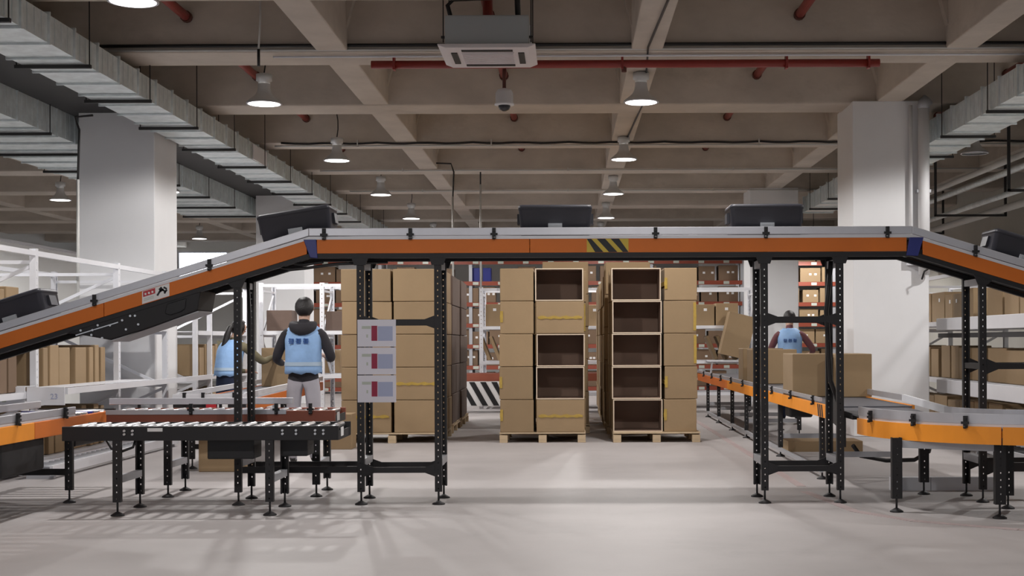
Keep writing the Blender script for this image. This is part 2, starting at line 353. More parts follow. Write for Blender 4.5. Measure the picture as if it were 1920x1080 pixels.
# ------------------------------------------------------------------ cassette air conditioner
t = thing('air_conditioner', 'grey cassette air conditioner with a white louvred panel under the ceiling', 'air conditioner', (-0.785, 12.9, 4.12))
cx, y0 = -0.785, 12.9
MB().prism([(cx - .475, 4.155), (cx - .475, 4.145), (cx - .40, 4.115), (cx + .40, 4.115), (cx + .475, 4.145), (cx + .475, 4.155)], y0, y0 + .95).build('panel', 'ac_white', t, bevel=.008)
MB().box(cx - .41, cx + .41, y0 + .07, y0 + .88, 4.155, 4.45).build('casing', 'ac_grey', t, bevel=.012)
MB().box(cx - .26, cx + .26, y0 + .22, y0 + .72, 4.108, 4.116).build('intake_grille', 'ac_white', t)
for k in range(9): MB().box(cx - .25, cx + .25, y0 + .24 + k * .053, y0 + .262 + k * .053, 4.098, 4.108).build('slat', 'ac_white', t)
for a, b in (((-.36, -.30), (.22, .72)), ((.30, .36), (.22, .72)), ((-.25, .25), (.10, .16)), ((-.25, .25), (.78, .84))):
    MB().box(cx + a[0], cx + a[1], y0 + b[0], y0 + b[1], 4.106, 4.117).build('louvre', 'dark_duct', t)
MB().box(cx + .41, cx + .425, y0 + .3, y0 + .62, 4.22, 4.40).build('junction_box', 'white_steel', t)
for xx in (-.43, .43):
    for yy in (.15, .8): MB().tube([(cx + xx, y0 + yy, 4.2), (cx + xx, y0 + yy, SLAB)], 0.006, 6).box(cx + xx - .02, cx + xx + .02, y0 + yy - .02, y0 + yy + .02, 4.24, 4.26).build('hanger_rod', 'dark_duct', t)
MB().tube([(-0.80, 13.4, 4.73), (-0.80, 13.4, 4.46)], 0.05, 10).build('red_drop_pipe', 'red_pipe', t)
MB().tube([(cx - .36, y0 + .3, 4.45), (cx - .40, y0 + .3, 4.60), (cx - .34, y0 + .3, 4.66), (cx + .2, y0 + .3, 4.68)], 0.022, 8).build('refrigerant_pipe', 'cable_black', t)
MB().tube([(cx + .30, y0 + .25, 4.45), (cx + .29, y0 + .25, 4.72), (cx + .24, y0 + .3, SLAB)], 0.028, 8).build('drain_pipe', 'cable_black', t)
# ------------------------------------------------------------------ dome camera
t = thing('dome_camera', 'white dome security camera hanging under the red fire main', 'camera', (-0.70, 14.75, 3.84))
cx, cy = -0.70, 14.75
MB().tube([(cx, cy, 4.40), (cx, cy, 4.07)], 0.02, 10).build('pole', 'rust', t)
MB().lathe([(0.03, 4.07), (0.075, 4.055), (0.098, 4.02), (0.098, 3.91), (0.108, 3.90), (0.108, 3.885), (0.07, 3.88)], (cx, cy, 0), 20).build('housing', 'white_plaster', t)
MB().lathe([(0.068, 3.885), (0.066, 3.86), (0.052, 3.835), (0.025, 3.82), (0.004, 3.817)], (cx, cy, 0), 20).build('dome', 'glass_dark', t)
# ------------------------------------------------------------------ drop poles
def drop(px, Z, ytop, ymid, ybot, label, bend=0.0):
    x = sx(px, Z); t = thing('power_drop', label, 'cable', (x, Z, sz(ybot, Z)))
    MB().tube([(x, Z, sz(ymid, Z)), (x, Z, sz(ybot, Z))], 0.018, 8).build('pole', 'conduit', t)
    p = [(x, Z, sz(ymid, Z) - .03), (x, Z, sz(ytop, Z))]
    if bend: p = [(x, Z, sz(ymid, Z) - .03), (x + .02, Z, sz(ytop, Z) - .15), (x - .03, Z, sz(ytop, Z)), (x + bend, Z, sz(ytop, Z) + .02)]
    MB().tube(p, 0.014, 6).build('cable', 'cable_black', t)
drop(147, 15.62, 216, 333, 585, 'white power pole with a black cable rising beside the left column', 0.18)
drop(850, 24.0, 306, 368, 545, 'thin pale power pole with a bent black top, beside the left pallet stack', -0.55)
drop(902, 24.6, 300, 345, 540, 'thin white power pole standing above the white rack between the pallet stacks')
t = thing('hanging_rod', 'short pale hanging rod with black tip before the left pendant lamp', 'rod', (sx(487, 15), 14.3, 4.2))
xx = sx(487, 14.3)
MB().tube([(xx, 14.3, sz(122, 14.3)), (xx, 14.3, sz(90, 14.3))], 0.016, 8).build('grip', 'cable_black', t)
MB().tube([(xx, 14.3, sz(90, 14.3)), (xx + .02, 14.3, sz(30, 14.3)), (xx + .02, 14.3, SLAB)], 0.011, 8).build('rod', 'conduit', t)

# ------------------------------------------------------------------ boxes
def box_mesh(wd, dp, ht, mt='cardboard', seam=False):
    m = MB().box(-wd / 2, wd / 2, -dp / 2, dp / 2, 0, ht)
    # flap seam: thin lips of the two closed flaps on the front face
    if not seam: return m.mesh('carton', mt)
    m.box(-wd / 2 + .004, wd / 2 - .004, -dp / 2 - .003, -dp / 2, ht * .5 + .0015, ht - .006)
    m.box(-wd / 2 + .004, wd / 2 - .004, -dp / 2 - .003, -dp / 2, .006, ht * .5 - .0015)
    return m.mesh('carton', mt)
def open_mesh(wd, dp, ht, th=0.012):
    m = MB(); a, b, c = wd / 2, dp / 2, ht
    m.box(-a, -a + th, -b, b, 0, c).box(a - th, a, -b, b, 0, c).box(-a + th, a - th, -b, b, 0, th).box(-a + th, a - th, -b, b, c - th, c).box(-a + th, a - th, b - th, b, th, c - th)
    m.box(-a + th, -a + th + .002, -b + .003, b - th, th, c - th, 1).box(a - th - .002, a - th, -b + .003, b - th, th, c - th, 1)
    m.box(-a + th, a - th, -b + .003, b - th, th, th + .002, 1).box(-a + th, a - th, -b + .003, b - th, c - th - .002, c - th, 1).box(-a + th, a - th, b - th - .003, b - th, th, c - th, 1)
    m.box(-a, a, -b - .002, -b, 0, th, 2).box(-a, a, -b - .002, -b, c - th, c, 2).box(-a, -a + th, -b - .002, -b, th, c - th, 2).box(a - th, a, -b - .002, -b, th, c - th, 2)
    return m.mesh('open_carton', ['cardboard', 'cardboard_inside', 'cardboard_edge'])
_bc = {}
def bm_get(kind, *d, mt='cardboard', seam=False):
    k = (kind, mt, seam) + tuple(round(v, 3) for v in d)
    if k not in _bc: _bc[k] = box_mesh(*d, mt, seam) if kind == 'c' else open_mesh(*d)
    return _bc[k]
def carton(x, y, z, wd, dp, ht, label, kind='c', rot=0.0, group=None, tape=None, name=None, mt='cardboard'):
    o = inst(name or ('cardboard_box' if kind == 'c' else 'open_cardboard_box'), bm_get(kind, wd, dp, ht, mt=mt, seam=(tape == 'h')), None, (x, y, z), (0, 0, rot))
    tag(o, label, 'box', group)
    if kind == 'c': bev(o, .006, 1)
    if tape == 'h':
        me = MB(); nn = 14; yf = -dp / 2
        up_ = [(-wd * .46 + wd * .92 * k / nn, ht * (.535 + .022 * math.sin(k * 1.7 + wd * 9))) for k in range(nn + 1)]
        dn_ = [(p_[0], ht * (.455 + .016 * math.sin(k * 2.3 + ht * 5))) for k, p_ in enumerate(up_)]
        for k in range(nn):
            th_ = .005 + .004 * (k % 3 == 1)
            me.prism([dn_[k], dn_[k + 1], up_[k + 1], up_[k]], yf - .003 - th_, yf - .003)
        inst('tape', me.mesh('tape', 'yellow_tape'), o)
    elif tape == 'l' or tape == 'r':
        sg = -1 if tape == 'l' else 1
        me = MB().box(sg * wd / 2 - .035, sg * wd / 2 + .035 if False else sg * wd / 2, -dp / 2 - .006, -dp / 2 - .003, ht * .08, ht * .95) if sg > 0 else MB().box(-wd / 2, -wd / 2 + .035, -dp / 2 - .006, -dp / 2 - .003, ht * .35, ht * .7)
        me.box(sg * wd / 2 - (0 if sg > 0 else .004), sg * wd / 2 + (.004 if sg > 0 else 0), -dp / 2 - .003, dp / 2 - .02, ht * .45, ht * .58)
        inst('tape', me.mesh('tape', 'yellow_tape'), o)
    return o
board_me = None
def pallet(x0, x1, y0, y1, label):
    t = thing('wooden_pallet', label, 'pallet', ((x0 + x1) / 2, (y0 + y1) / 2, 0))
    W_, D_ = x1 - x0, y1 - y0
    n = 6; bw = D_ / n * .72
    bme = MB().box(-W_ / 2, W_ / 2, -bw / 2, bw / 2, 0, .018).mesh('deck_board', 'wood')
    for k in range(n): inst('deck_board', bme, t, (0, -D_ / 2 + bw / 2 + k * (D_ - bw) / (n - 1), .112), (0, 0, random.uniform(-.004, .004)))
    sme = MB().box(-.05, .05, -D_ / 2, D_ / 2, 0, .018).mesh('stringer_board', 'wood')
    kme = MB().box(-.05, .05, -.05, .05, 0, .094).mesh('block', 'wood')
    for i in (-1, 0, 1):
        xx = i * (W_ / 2 - .05)
        inst('stringer_board', MB().box(-.05, .05, -D_ / 2 + .1, D_ / 2 - .1, 0, .017).mesh('stringer_board', 'wood'), t, (xx, 0, .0945))
        for j in (-1, 0, 1): inst('block', kme, t, (xx, j * (D_ / 2 - .05), 0), bevel=.004)
    return t
ORD = ['bottom', 'second from the bottom', 'middle', 'second from the top', 'top']
PH = .132
RH = .412
def stack(cols, y0, nrow, dps, desc, kinds=None, tapes=None, rh=RH, z0=PH, jit=.009):
    """cols: (x0,x1,name); dps: list of (y0,y1,name)"""
    for ci, (xa, xb, cn) in enumerate(cols):
        for di, (ya, yb, dn) in enumerate(dps):
            for r in range(nrow):
                kd = 'c'; tp = None
                if kinds and di == 0: kd = kinds[ci][r]
                if tapes and di == 0: tp = tapes[ci][r]
                wd_ = (xb - xa) - .012
                if kd == 'o': lab = 'open box, %s of the %s, %s' % (ORD[r] if nrow == 5 else 'tier %d' % (r + 1), cn, desc)
                else: lab = 'closed box, %s of the %s, %s' % (ORD[r] if nrow == 5 else 'tier %d' % (r + 1), cn, desc)
                if dn: lab = lab + ' ' + dn
                carton((xa + xb) / 2 + random.uniform(-jit, jit), (ya + yb) / 2, z0 + r * rh, wd_, (yb - ya) - .01, rh - .006, lab, kd, random.uniform(-.02, .02) if kd == 'c' else random.uniform(-.008, .008), tape=tp, group='boxes on the pallets')
Y0 = 16.72
pallet(-2.86, -1.58, Y0, Y0 + 1.28, 'wooden pallet under the left stack of closed boxes')
stack([(-2.85, -2.215, 'left column'), (-2.195, -1.575, 'right column')], Y0, 5, [(Y0, Y0 + .62, ''), (Y0 + .65, Y0 + 1.27, 'in the row behind')], 'left pallet',
      tapes=[['h', None, None, None, None], [None, 'h', None, None, None]])
pallet(-0.87, 0.21, Y0, Y0 + 1.2, 'wooden pallet under the middle stack of mixed boxes')
stack([(-.868, -.437, 'narrow left column'), (-.415, .20, 'right column')], Y0, 5, [(Y0, Y0 + .58, '')], 'middle pallet',
      kinds=[['c'] * 5, ['c', 'o', 'o', 'c', 'o']], tapes=[['l', 'l', None, 'l', None], ['h', None, None, 'h', None]])
stack([(-.868, -.437, 'rear left column'), (-.40, .235, 'rear right column')], Y0, 5, [(Y0 + .62, Y0 + 1.2, '')], 'middle pallet', tapes=[[None] * 5, [None, None, None, 'r', None]])
pallet(.555, 1.645, Y0 - .03, Y0 + 1.17, 'wooden pallet under the right stack with five open boxes')
stack([(.545, 1.175, 'wide column'), (1.19, 1.61, 'narrow right column')], Y0, 5, [(Y0, Y0 + .58, '')], 'right pallet',
      kinds=[['o'] * 5, ['c'] * 5], tapes=[[None] * 5, ['l', 'l', 'r', 'r', 'l']])
stack([(.53, 1.10, 'rear wide column'), (1.19, 1.61, 'rear narrow column')], Y0, 5, [(Y0 + .62, Y0 + 1.15, '')], 'right pallet')
# second row of pallets behind, taller by a box laid flat
pallet(-.75, .29, 18.4, 19.6, 'wooden pallet behind the middle stack')
stack([(-.36, .285, 'second stack behind')], 18.4, 5, [(18.4, 19.1, '')], 'middle pallet', rh=.448)
pallet(-.75, .29, 20.0, 21.2, 'wooden pallet under the unseen third stack added in the middle row')  # hidden stack added to shade the floor between the pallet rows
stack([(-.36, .285, 'third stack back')], 20.0, 5, [(20.0, 21.2, '')], 'middle pallet row')
stack([(-.75, -.40, 'narrow column, unseen added stack')], 20.0, 5, [(20.0, 21.2, '')], 'middle pallet row')
for j, ya in enumerate((18.25, 19.75, 21.25, 22.75)):
    dsc = ['second', 'third', 'fourth', 'last'][j]
    pallet(.52, 1.62, ya, ya + 1.2, 'wooden pallet under the %s stack in the right-hand row' % dsc)
    stack([(.50 - .004 * j, 1.12, '%s stack back' % dsc)], ya, 5, [(ya, ya + .62, '')], 'right pallet row', rh=.445 if j == 0 else RH)
    stack([(.515, 1.12, '%s stack back' % dsc)], ya, 5, [(ya + .65, ya + 1.2, '')], 'right pallet row', jit=.012) if False else None
    for r in range(5): carton(.80 + random.uniform(-.01, .01), ya + .93, PH + r * RH, .60, .52, RH - .006, 'closed box, %s, rear column, %s stack back, right-hand row' % (ORD[r], dsc), group='boxes on the pallets')
# closed boxes behind the left pallet, their aisle-side shade put into a dark colour
for j, ya in enumerate((18.45, 19.95)):
    dsc = ['second', 'third'][j]
    pallet(-2.75, -1.60, ya, ya + 1.35, 'wooden pallet under the %s stack in the left-hand row' % dsc)
    for d in range(2):
        for r in range(5):
            carton(-1.92 + random.uniform(-.012, .02), ya + .34 + d * .68, PH + r * RH, .655, .60, RH - .006,
                   'closed box coloured dark for shade, %s, %s column, %s stack, left-hand row' % (ORD[r], ['near', 'far'][d], dsc), 'c', PI / 2, mt='carton_dark', group='boxes on the pallets')

# ------------------------------------------------------------------ perforated upright helper
def perf(h, wd=.055, dp=.04, pitch=.05, hole=.008, th=.003):
    """channel upright with a row of slots; local: front face at y=0, base z=0"""
    m = MB(); a = wd / 2
    m.box(-a, -hole / 2, 0, th, 0, h).box(hole / 2, a, 0, th, 0, h)
    n = int(h / pitch)
    for k in range(n + 1):
        z0 = max(0, k * pitch - (pitch - hole * 1.35) / 2); z1 = min(h, k * pitch + (pitch - hole * 1.35) / 2)
        if z1 > z0: m.box(-hole / 2, hole / 2, 0, th, z0, z1)
    m.box(-a, -a + th, th, dp, 0, h).box(a - th, a, th, dp, 0, h)
    m.box(-a + th, -a + .014, dp - th, dp, 0, h).box(a - .014, a - th, dp - th, dp, 0, h)
    return m
FOOT = MB().tube([(0, 0, .012), (0, 0, .14)], .008, 8).lathe([(.05, 0), (.05, .008), (.03, .02), (.012, .03)], n=14)
foot_me = FOOT.mesh('foot', 'black_steel')
def leg(parent, x, y, ztop, wd=.055, dp=.04, zb=.10, flip=False, foot=True, m='black_steel'):
    k = ('leg', round(ztop - zb, 3), wd, dp, m)
    if k not in _bc: _bc[k] = perf(ztop - zb, wd, dp).mesh('leg', m)
    o = off(parent)
    l = inst('leg', _bc[k], parent, Vector((x, y, zb)) - o, (0, 0, PI if flip else 0))
    if foot: inst('foot', foot_me, l, (0, dp / 2, -zb))
    return l

# ------------------------------------------------------------------ the overhead conveyor bridge
YF, YB = 10.40, 10.88
T17 = math.tan(math.radians(16.9))
br = thing('conveyor_bridge', 'long orange overhead belt conveyor bridge with sloping ends on black legs', 'conveyor', (0, YF, 0))
XL, XR = -2.02, 2.68
XLE, XRE = -5.6, 5.2
def path_pts(dz):
    return [(XLE, 2.07 + dz - (XL - XLE) * T17), (XL, 2.07 + dz), (XR, 2.07 + dz), (XRE, 2.07 + dz - (XRE - XR) * T17)]
def strip(x0, z0, x1, z1, dza, dzb, y0, y1, mi=0, mb=None):
    mb = mb or MB()
    return mb.prism([(x0, z0 + dza), (x1, z1 + dza), (x1, z1 + dzb), (x0, z0 + dzb)], y0, y1, mi)
def bz(x):
    if x < XL: return 2.07 - (XL - x) * T17
    if x > XR: return 2.07 - (x - XR) * T17
    return 2.07
cuts = [XLE, -3.62, XL - .015, XL + .06, -.30, XR - .04, XR + .08, XRE]
for i in range(len(cuts) - 1):
    a, b = cuts[i] + .002, cuts[i + 1] - .002
    if i in (2, 5): continue
    strip(a, bz(a), b, bz(b), -.108, 0, YF - .012, YF).build('side_panel', 'orange_shaded', br, bevel=.003)
    strip(a, bz(a), b, bz(b), -.108, 0, YB, YB + .012).build('side_panel', 'orange_shaded', br)
for y0, y1 in ((YF - .018, YF), (YB, YB + .018)):
    for xc, hw, sh in ((XL + .02, .05, -.012), (XR + .02, .055, .014)):
        MB().prism([(xc - hw * .7 - sh * 2, 1.93), (xc + hw * .7 - sh, 1.925), (xc + hw + sh, 2.07), (xc - hw + sh, 2.07)], y0, y1).build('joint_plate', 'blue_plastic', br, bevel=.004)
pp = path_pts(0)
for (x0, z0), (x1, z1) in zip(pp[:-1], pp[1:]):
    strip(x0, z0, x1, z1, -.015, .008, YF + .03, YB - .03).build('belt', 'belt_grey', br)
    strip(x0, z0, x1, z1, -.145, -.110, YF - .006, YF + .05).build('under_channel', 'black_steel', br)
    strip(x0, z0, x1, z1, -.145, -.110, YB - .05, YB + .006).build('under_channel', 'black_steel', br)
    strip(x0, z0, x1, z1, -.105, -.07, YF + .02, YB - .02).build('slider_bed', 'black_steel', br)
    for ya, yb in ((YF - .02, YF + .01), (YB - .01, YB + .02)):
        strip(x0, z0, x1, z1, .028, .088, ya, yb).build('guide_rail', 'aluminium', br, bevel=.004)
        strip(x0, z0, x1, z1, .0, .024, ya + .01, yb - .008 if ya < YF + .1 else yb).build('rail_skirt', 'white_steel', br)
bracket_me = MB().box(-.014, .014, -.012, .01, -.015, .07).box(-.028, .028, -.016, -.006, .012, .03).box(-.01, .01, -.022, -.01, .04, .056).lathe([(.012, -.02), (.012, .0)], (0, -.014, 0), 8).mesh('rail_bracket', 'black_plastic')
for px in (177, 393, 608, 770, 927, 1230, 1437, 1665, 1830):
    x = (px - VPX) / 241.0
    inst('rail_bracket', bracket_me, br, (x, -.022, bz(x) + .015))
    inst('rail_bracket', bracket_me, br, (x, YB - YF + .022, bz(x) + .015), (0, 0, PI))
# hazard stripes on the centre panel
hz = MB().box(.145, .47, YF - .015, YF - .0122, 1.964, 2.068)
hs = hz.build('hazard_sign', 'hazard_yellow', br); hs['label'] = 'black and yellow striped hazard sticker'
for k in range(3):
    x = .145 + k * .108 - .05
    pts = [(x + .02, 2.068), (x + .085, 2.068), (x + .18, 1.964), (x + .115, 1.964)]
    pts = [(min(max(a, .145), .47), b) for a, b in pts]
    if pts[1][0] > .146: MB().prism(pts, YF - .017, YF - .015).build('stripe', 'black_plastic', hs)
# warning label on the left slope
lx0, lx1 = (266 - VPX) / 241.0, (317 - VPX) / 241.0
lm = MB(); lxm = (lx0 + lx1) / 2
strip(lx0, bz(lx0), lx1, bz(lx1), -.103, -.004, YF - .0155, YF - .0122, 0, lm)
wl = lm.build('warning_label', 'white_paper', br); wl['label'] = 'white and red warning label'
strip(lx0 + .008, bz(lx0 + .008), lxm - .004, bz(lxm - .004), -.05, -.008, YF - .0175, YF - .0155).build('red_field', 'label_red', wl)
gm = MB()
for k in range(3):
    a = lx0 + .02 + k * .027; gm.box(a, a + .014, YF - .019, YF - .0175, bz(a) - .038, bz(a) - .022)
gm.build('lettering', 'white_paper', wl)
gm = MB()
a = lxm + .012
for (u0, v0, u1, v1) in ((.0, -.085, .03, -.045), (.02, -.06, .05, -.05), (.03, -.04, .065, -.075), (.05, -.035, .075, -.055), (.015, -.045, .035, -.03), (.055, -.085, .075, -.06)):
    gm.bar((a + u0, YF - .0165, bz(a + u0) + v0 + .012), (a + u1, YF - .0165, bz(a + u1) + v1 + .012), .002, .014)
gm.build('pictogram', 'black_plastic', wl)
gm = MB()
for v in (-.066, -.078): strip(lx0 + .012, bz(lx0 + .012), lxm - .015, bz(lxm - .015), v - .004, v, YF - .0175, YF - .0155, 0, gm)
gm.build('small_print', 'poster_grey', wl)
# drive housing under the left slope
def sl(px, d):
    x = (px - VPX) / 241.0; return (x, bz(x) - .13 - d)
dh = MB().prism([sl(112, 0), sl(140, .045), sl(205, .175), sl(282, .175), sl(368, .155), sl(375, .0)], YF + .0, YB - .02).build('drive_housing', 'black_steel', br, bevel=.012)
MB().prism([sl(312, .03), sl(348, .03), sl(346, .11), sl(338, .125), sl(318, .125), sl(308, .10)], YF - .012, YF + .0).build('motor_cover', 'black_plastic', dh, bevel=.01)
MB().prism([sl(282, .177), sl(370, .157), sl(370, .165), sl(204, .187), sl(204, .177)], YF + .0, YB - .02).build('sheet_edge', 'grey_steel', dh)
MB().bar((sl(140, .055)[0], YF - .006, sl(140, .055)[1]), (sl(220, .055)[0], YF - .006, sl(220, .055)[1]), .004, .008).build('slot_rail', 'zinc', dh)
bolt_me = MB().tube([(0, 0, 0), (0, -.012, 0)], .009, 8).mesh('bolt', 'zinc')
for px, d in ((170, .09), (190, .14), (205, .06), (228, .05), (235, .13), (243, .035), (252, .045), (258, .12), (150, .03), (182, .03), (172, .055)):
    q = sl(px, d); inst('bolt', bolt_me, dh, (q[0], -.001, q[1]))
# looped cables under the joint
MB().tube([(XL + .6, YF + .1, 1.90), (XL + .2, YF + .08, 1.885), (XL - .05, YF + .06, 1.85), (XL - .15, YF + .05, 1.84), (XL - .24, YF + .05, 1.86), (XL - .2, YF + .06, 1.90), (XL - .05, YF + .07, 1.88), (XL + .1, YF + .05, 1.90)], .012, 6).build('cable', 'cable_black', br)
# portals
def gusset(mb, x, z, sgn, y0, y1, L=.075, H=.05):
    mb.prism([(x, z + H), (x + sgn * L, z + .022), (x + sgn * L, z - .022), (x, z - H)], y0, y1)
def portal(xs, zc, x_bottom=True):
    for x in xs:
        zt = bz(x) - .10
        for y, fl in ((YF + .004, False), (YB - .004, True)):
            leg(br, x, y, zt, flip=fl)
        MB().box(x - .03, x + .03, YF + .045, YB - .045, .30, .355).build('depth_brace', 'grey_steel', br)
        MB().box(x - .02, x + .02, YF + .045, YB - .045, zt - .12, zt - .06).build('depth_brace', 'grey_steel', br)
        for y0, y1 in ((YF + .0, YF + .006), (YB - .006, YB)):
            g = MB(); g.prism([(x - .07, bz(x) - .13), (x + .07, bz(x) - .13), (x + .045, bz(x) - .20), (x - .045, bz(x) - .20)], y0 - (.004 if y0 < YF + .1 else -.004), y1)
            g.build('head_plate', 'black_steel', br)
    for z, in_front in ((zc, True), (.27, True)):
        for y in (YF + .004, YB - .03):
            m = MB().box(xs[0] + .028, xs[-1] - .028, y, y + .026, z - .022, z + .022)
            for x, sg in ((xs[0] + .028, 1), (xs[-1] - .028, -1)): gusset(m, x, z, sg, y - .002, y + .004)
            m.build('cross_bar', 'black_steel', br)
portal([-1.625, -1.02], 1.425)
portal([1.53, 2.12], 1.435)
m = MB().box(-2.55, -1.655, YF + .004, YF + .03, .25, .30).box(-2.55, -1.655, YB - .03, YB - .004, .25, .30).build('cross_bar', 'black_steel', br)
for x in (-2.585, 3.235):
    zt = bz(x) - .10
    leg(br, x, YF + .004, zt); leg(br, x, YB - .004, zt, flip=True)
    MB().box(x - .03, x + .03, YF + .045, YB - .045, .30, .355).build('depth_brace', 'grey_steel', br)
    MB().box(x - .02, x + .02, YF + .045, YB - .045, zt - .1, zt - .05).build('depth_brace', 'grey_steel', br)
    MB().prism([(x - .08, bz(x - .08) - .13), (x + .08, bz(x + .08) - .13), (x + .04, bz(x) - .20), (x - .04, bz(x) - .20)], YF - .002, YF + .005).build('head_plate', 'black_steel', br)
leg(br, 4.35, YF + .004, bz(4.35) - .10); leg(br, 4.35, YB - .004, bz(4.35) - .10, flip=True)
leg(br, -4.9, YF + .004, bz(-4.9) - .10); leg(br, -4.9, YB - .004, bz(-4.9) - .10, flip=True)
for y in (YF + .004, YB - .03):
    m = MB().box(3.263, 4.32, y, y + .026, 1.04, 1.085); gusset(m, 3.263, 1.062, 1, y - .002, y + .004, .09, .06)
    m.build('cross_bar', 'black_steel', br)
    m = MB().box(3.263, 4.32, y, y + .026, .24, .31); gusset(m, 3.263, .275, 1, y - .002, y + .004, .09, .06); m.build('cross_bar', 'black_steel', br)
MB().box(3.215, 3.255, YF + .045, YB - .045, 1.04, 1.085).build('depth_brace', 'black_steel', br)
MB().tube([(-2.56, YF + .25, 1.78), (-2.53, YF + .2, 1.4), (-2.545, YF + .2, .9), (-2.53, YF + .2, .45)], .014, 6).build('cable', 'cable_black', br)
MB().tube([(2.09, YF + .2, 1.9), (2.06, YF + .25, 1.5), (2.1, YF + .3, .95), (2.2, YF + .35, .7)], .02, 6).build('cable', 'cable_black', br)
# information sheets on the left portal
sg = thing('information_board', 'white board of three laminated sheets with red blocks, on the left bridge legs', 'sign', (-1.495, YF - .012, .80))
for k in range(3):
    z1 = 1.445 - k * .217
    s_ = MB().box(-1.645, -1.345, YF - .012, YF - .004, z1 - .211, z1).build('sheet', 'poster_film', sg, bevel=.002)
    MB().box(-1.535, -1.49, YF - .0145, YF - .012, z1 - .165, z1 - .048).build('red_block', 'poster_red', s_)
    MB().box(-1.485, -1.37, YF - .0140, YF - .012, z1 - .165, z1 - .052).build('picture_block', 'poster_blue', s_)
    MB().box(-1.61, -1.54, YF - .0140, YF - .012, z1 - .072, z1 - .05).build('heading', 'poster_grey', s_)
    MB().box(-1.575, -1.563, YF - .0140, YF - .012, z1 - .14, z1 - .115).build('arrow', 'poster_grey', s_)
# ------------------------------------------------------------------ totes
def tote_meshes():
    W2, D2, H = .29, .195, .262
    def rr(wx, dy, z, r=.035, n=5):
        pts = []
        for cxs, cys, a0 in ((1, 1, 0), (-1, 1, PI / 2), (-1, -1, PI), (1, -1, 3 * PI / 2)):
            for k in range(n): 
                a = a0 + PI / 2 * k / (n - 1); pts.append(Vector((cxs * (wx - r) + r * math.cos(a), cys * (dy - r) + r * math.sin(a), z)))
        return pts
    b = MB().loft([rr(W2 - .03, D2 - .025, 0), rr(W2 - .022, D2 - .018, .012), rr(W2 - .003, D2 - .003, H - .035), rr(W2 - .002, D2 - .002, H - .034)])
    lid = MB().loft([rr(W2, D2, H - .036), rr(W2, D2, H - .012), rr(W2 - .012, D2 - .012, H), rr(W2 - .03, D2 - .03, H), rr(W2 - .035, D2 - .035, H - .006)])
    ribs = MB()
    for x in (-.2, -.1, .0, .1, .2):
        ribs.box(x - .006, x + .006, -D2 - .002, -D2 + .02, .13, H - .036).box(x - .006, x + .006, D2 - .02, D2 + .002, .13, H - .036)
    hold = MB().box(-.045, .045, -D2 - .012, -D2 + .016, .055, .105).box(-.055, .055, -D2 - .006, -D2 + .016, .045, .115)
    lat = MB().box(W2 - .012, W2 + .012, -.07, .07, .12, .2)
    return (b.mesh('body', 'tote_plastic'), lid.mesh('lid', 'tote_plastic'), ribs.mesh('rib', 'tote_plastic'), hold.mesh('label_holder', 'tote_clear'), lat.mesh('handle', 'tote_plastic'))
TM = tote_meshes()
def tote(x, z, ang, label, yaw=0):
    t = thing('plastic_tote', label, 'tote', (x, (YF + YB) / 2, z), (0, ang, yaw))
    inst('body', TM[0], t); inst('lid', TM[1], t); inst('label_holder', TM[3], t); inst('handle', TM[4], t); inst('handle', TM[4], t, (0, 0, 0), (0, 0, PI))
    return t
tote((1042 - VPX) / 237, 2.080, 0, 'dark grey lidded tote in the middle of the level bridge top')
tote((1436 - VPX) / 237, 2.080, 0, 'dark grey lidded tote on the level bridge top near the right column')
tote((563 - VPX) / 237, 2.052, -math.radians(9.0), 'dark grey lidded tote tipping over the left crest of the bridge')
x = (35 - VPX) / 237; tote(x, bz(x) + .012, -math.radians(16.9), 'dark grey lidded tote climbing the left slope of the bridge')
x = (1910 - VPX) / 237; tote(x, bz(x) + .012, math.radians(16.9), 'dark grey lidded tote going down the right slope of the bridge')

# ------------------------------------------------------------------ roller conveyors front left
roll_me = MB().tube([(0, .012, 0), (0, .50, 0)], .025, 10).tube([(0, 0, 0), (0, .512, 0)], .006, 6).mesh('roller', 'zinc')
def roller_lane(label, x0, x1, y0, dy, zt, frame, n, legs, zfoot=0, guard=False, name='roller_conveyor'):
    t = thing(name, label, 'conveyor', ((x0 + x1) / 2, y0 + dy / 2, 0)); o = off(t)
    h = .105
    for ya, yb in ((y0, y0 + .03), (y0 + dy - .03, y0 + dy)):
        MB().box(x0, x1, ya, yb, zt - h, zt).build('side_rail', frame, t, bevel=.004)
    rm = MB().tube([(0, .0, 0), (0, dy - .06, 0)], .022, 10).mesh('roller', 'zinc')
    for k in range(n):
        x = x0 + .06 + k * (x1 - x0 - .12) / (n - 1)
        inst('roller', rm, t, Vector((x, y0 + .03, zt - .018)) - o)
    MB().box(x1 - .004, x1, y0 + .03, y0 + dy - .03, zt - h, zt - .04).build('end_plate', 'black_steel', t)
    for x in legs:
        leg(t, x, y0 + .002, zt - .02, wd=.06); leg(t, x, y0 + dy - .002, zt - .02, wd=.06, flip=True)
        MB().box(x - .025, x + .025, y0 + .045, y0 + dy - .045, .24, .29).build('cross_brace', 'grey_steel', t)
    if guard:
        MB().box(x0 - .15, x1 - .45, y0 + dy - .035, y0 + dy - .01, zt + .03, zt + .085).build('guide_rail', 'aluminium', t, bevel=.004)
        MB().box(x0, x1 - .4, y0 - .012, y0, zt - .028, zt + .01).build('rail_skirt', 'aluminium', t)
        for x in (x0 + .7, x0 + 1.4, x1 - .2):
            inst('rail_bracket', bracket_me, t, Vector((x, y0 - .01, zt - .01)) - o)
        for x in (x0 + .1, x0 + .8, x1 - .55): MB().box(x - .012, x + .012, y0 + dy - .012, y0 + dy + .004, zt - .05, zt + .07).build('rail_post', 'black_steel', t)
    return t
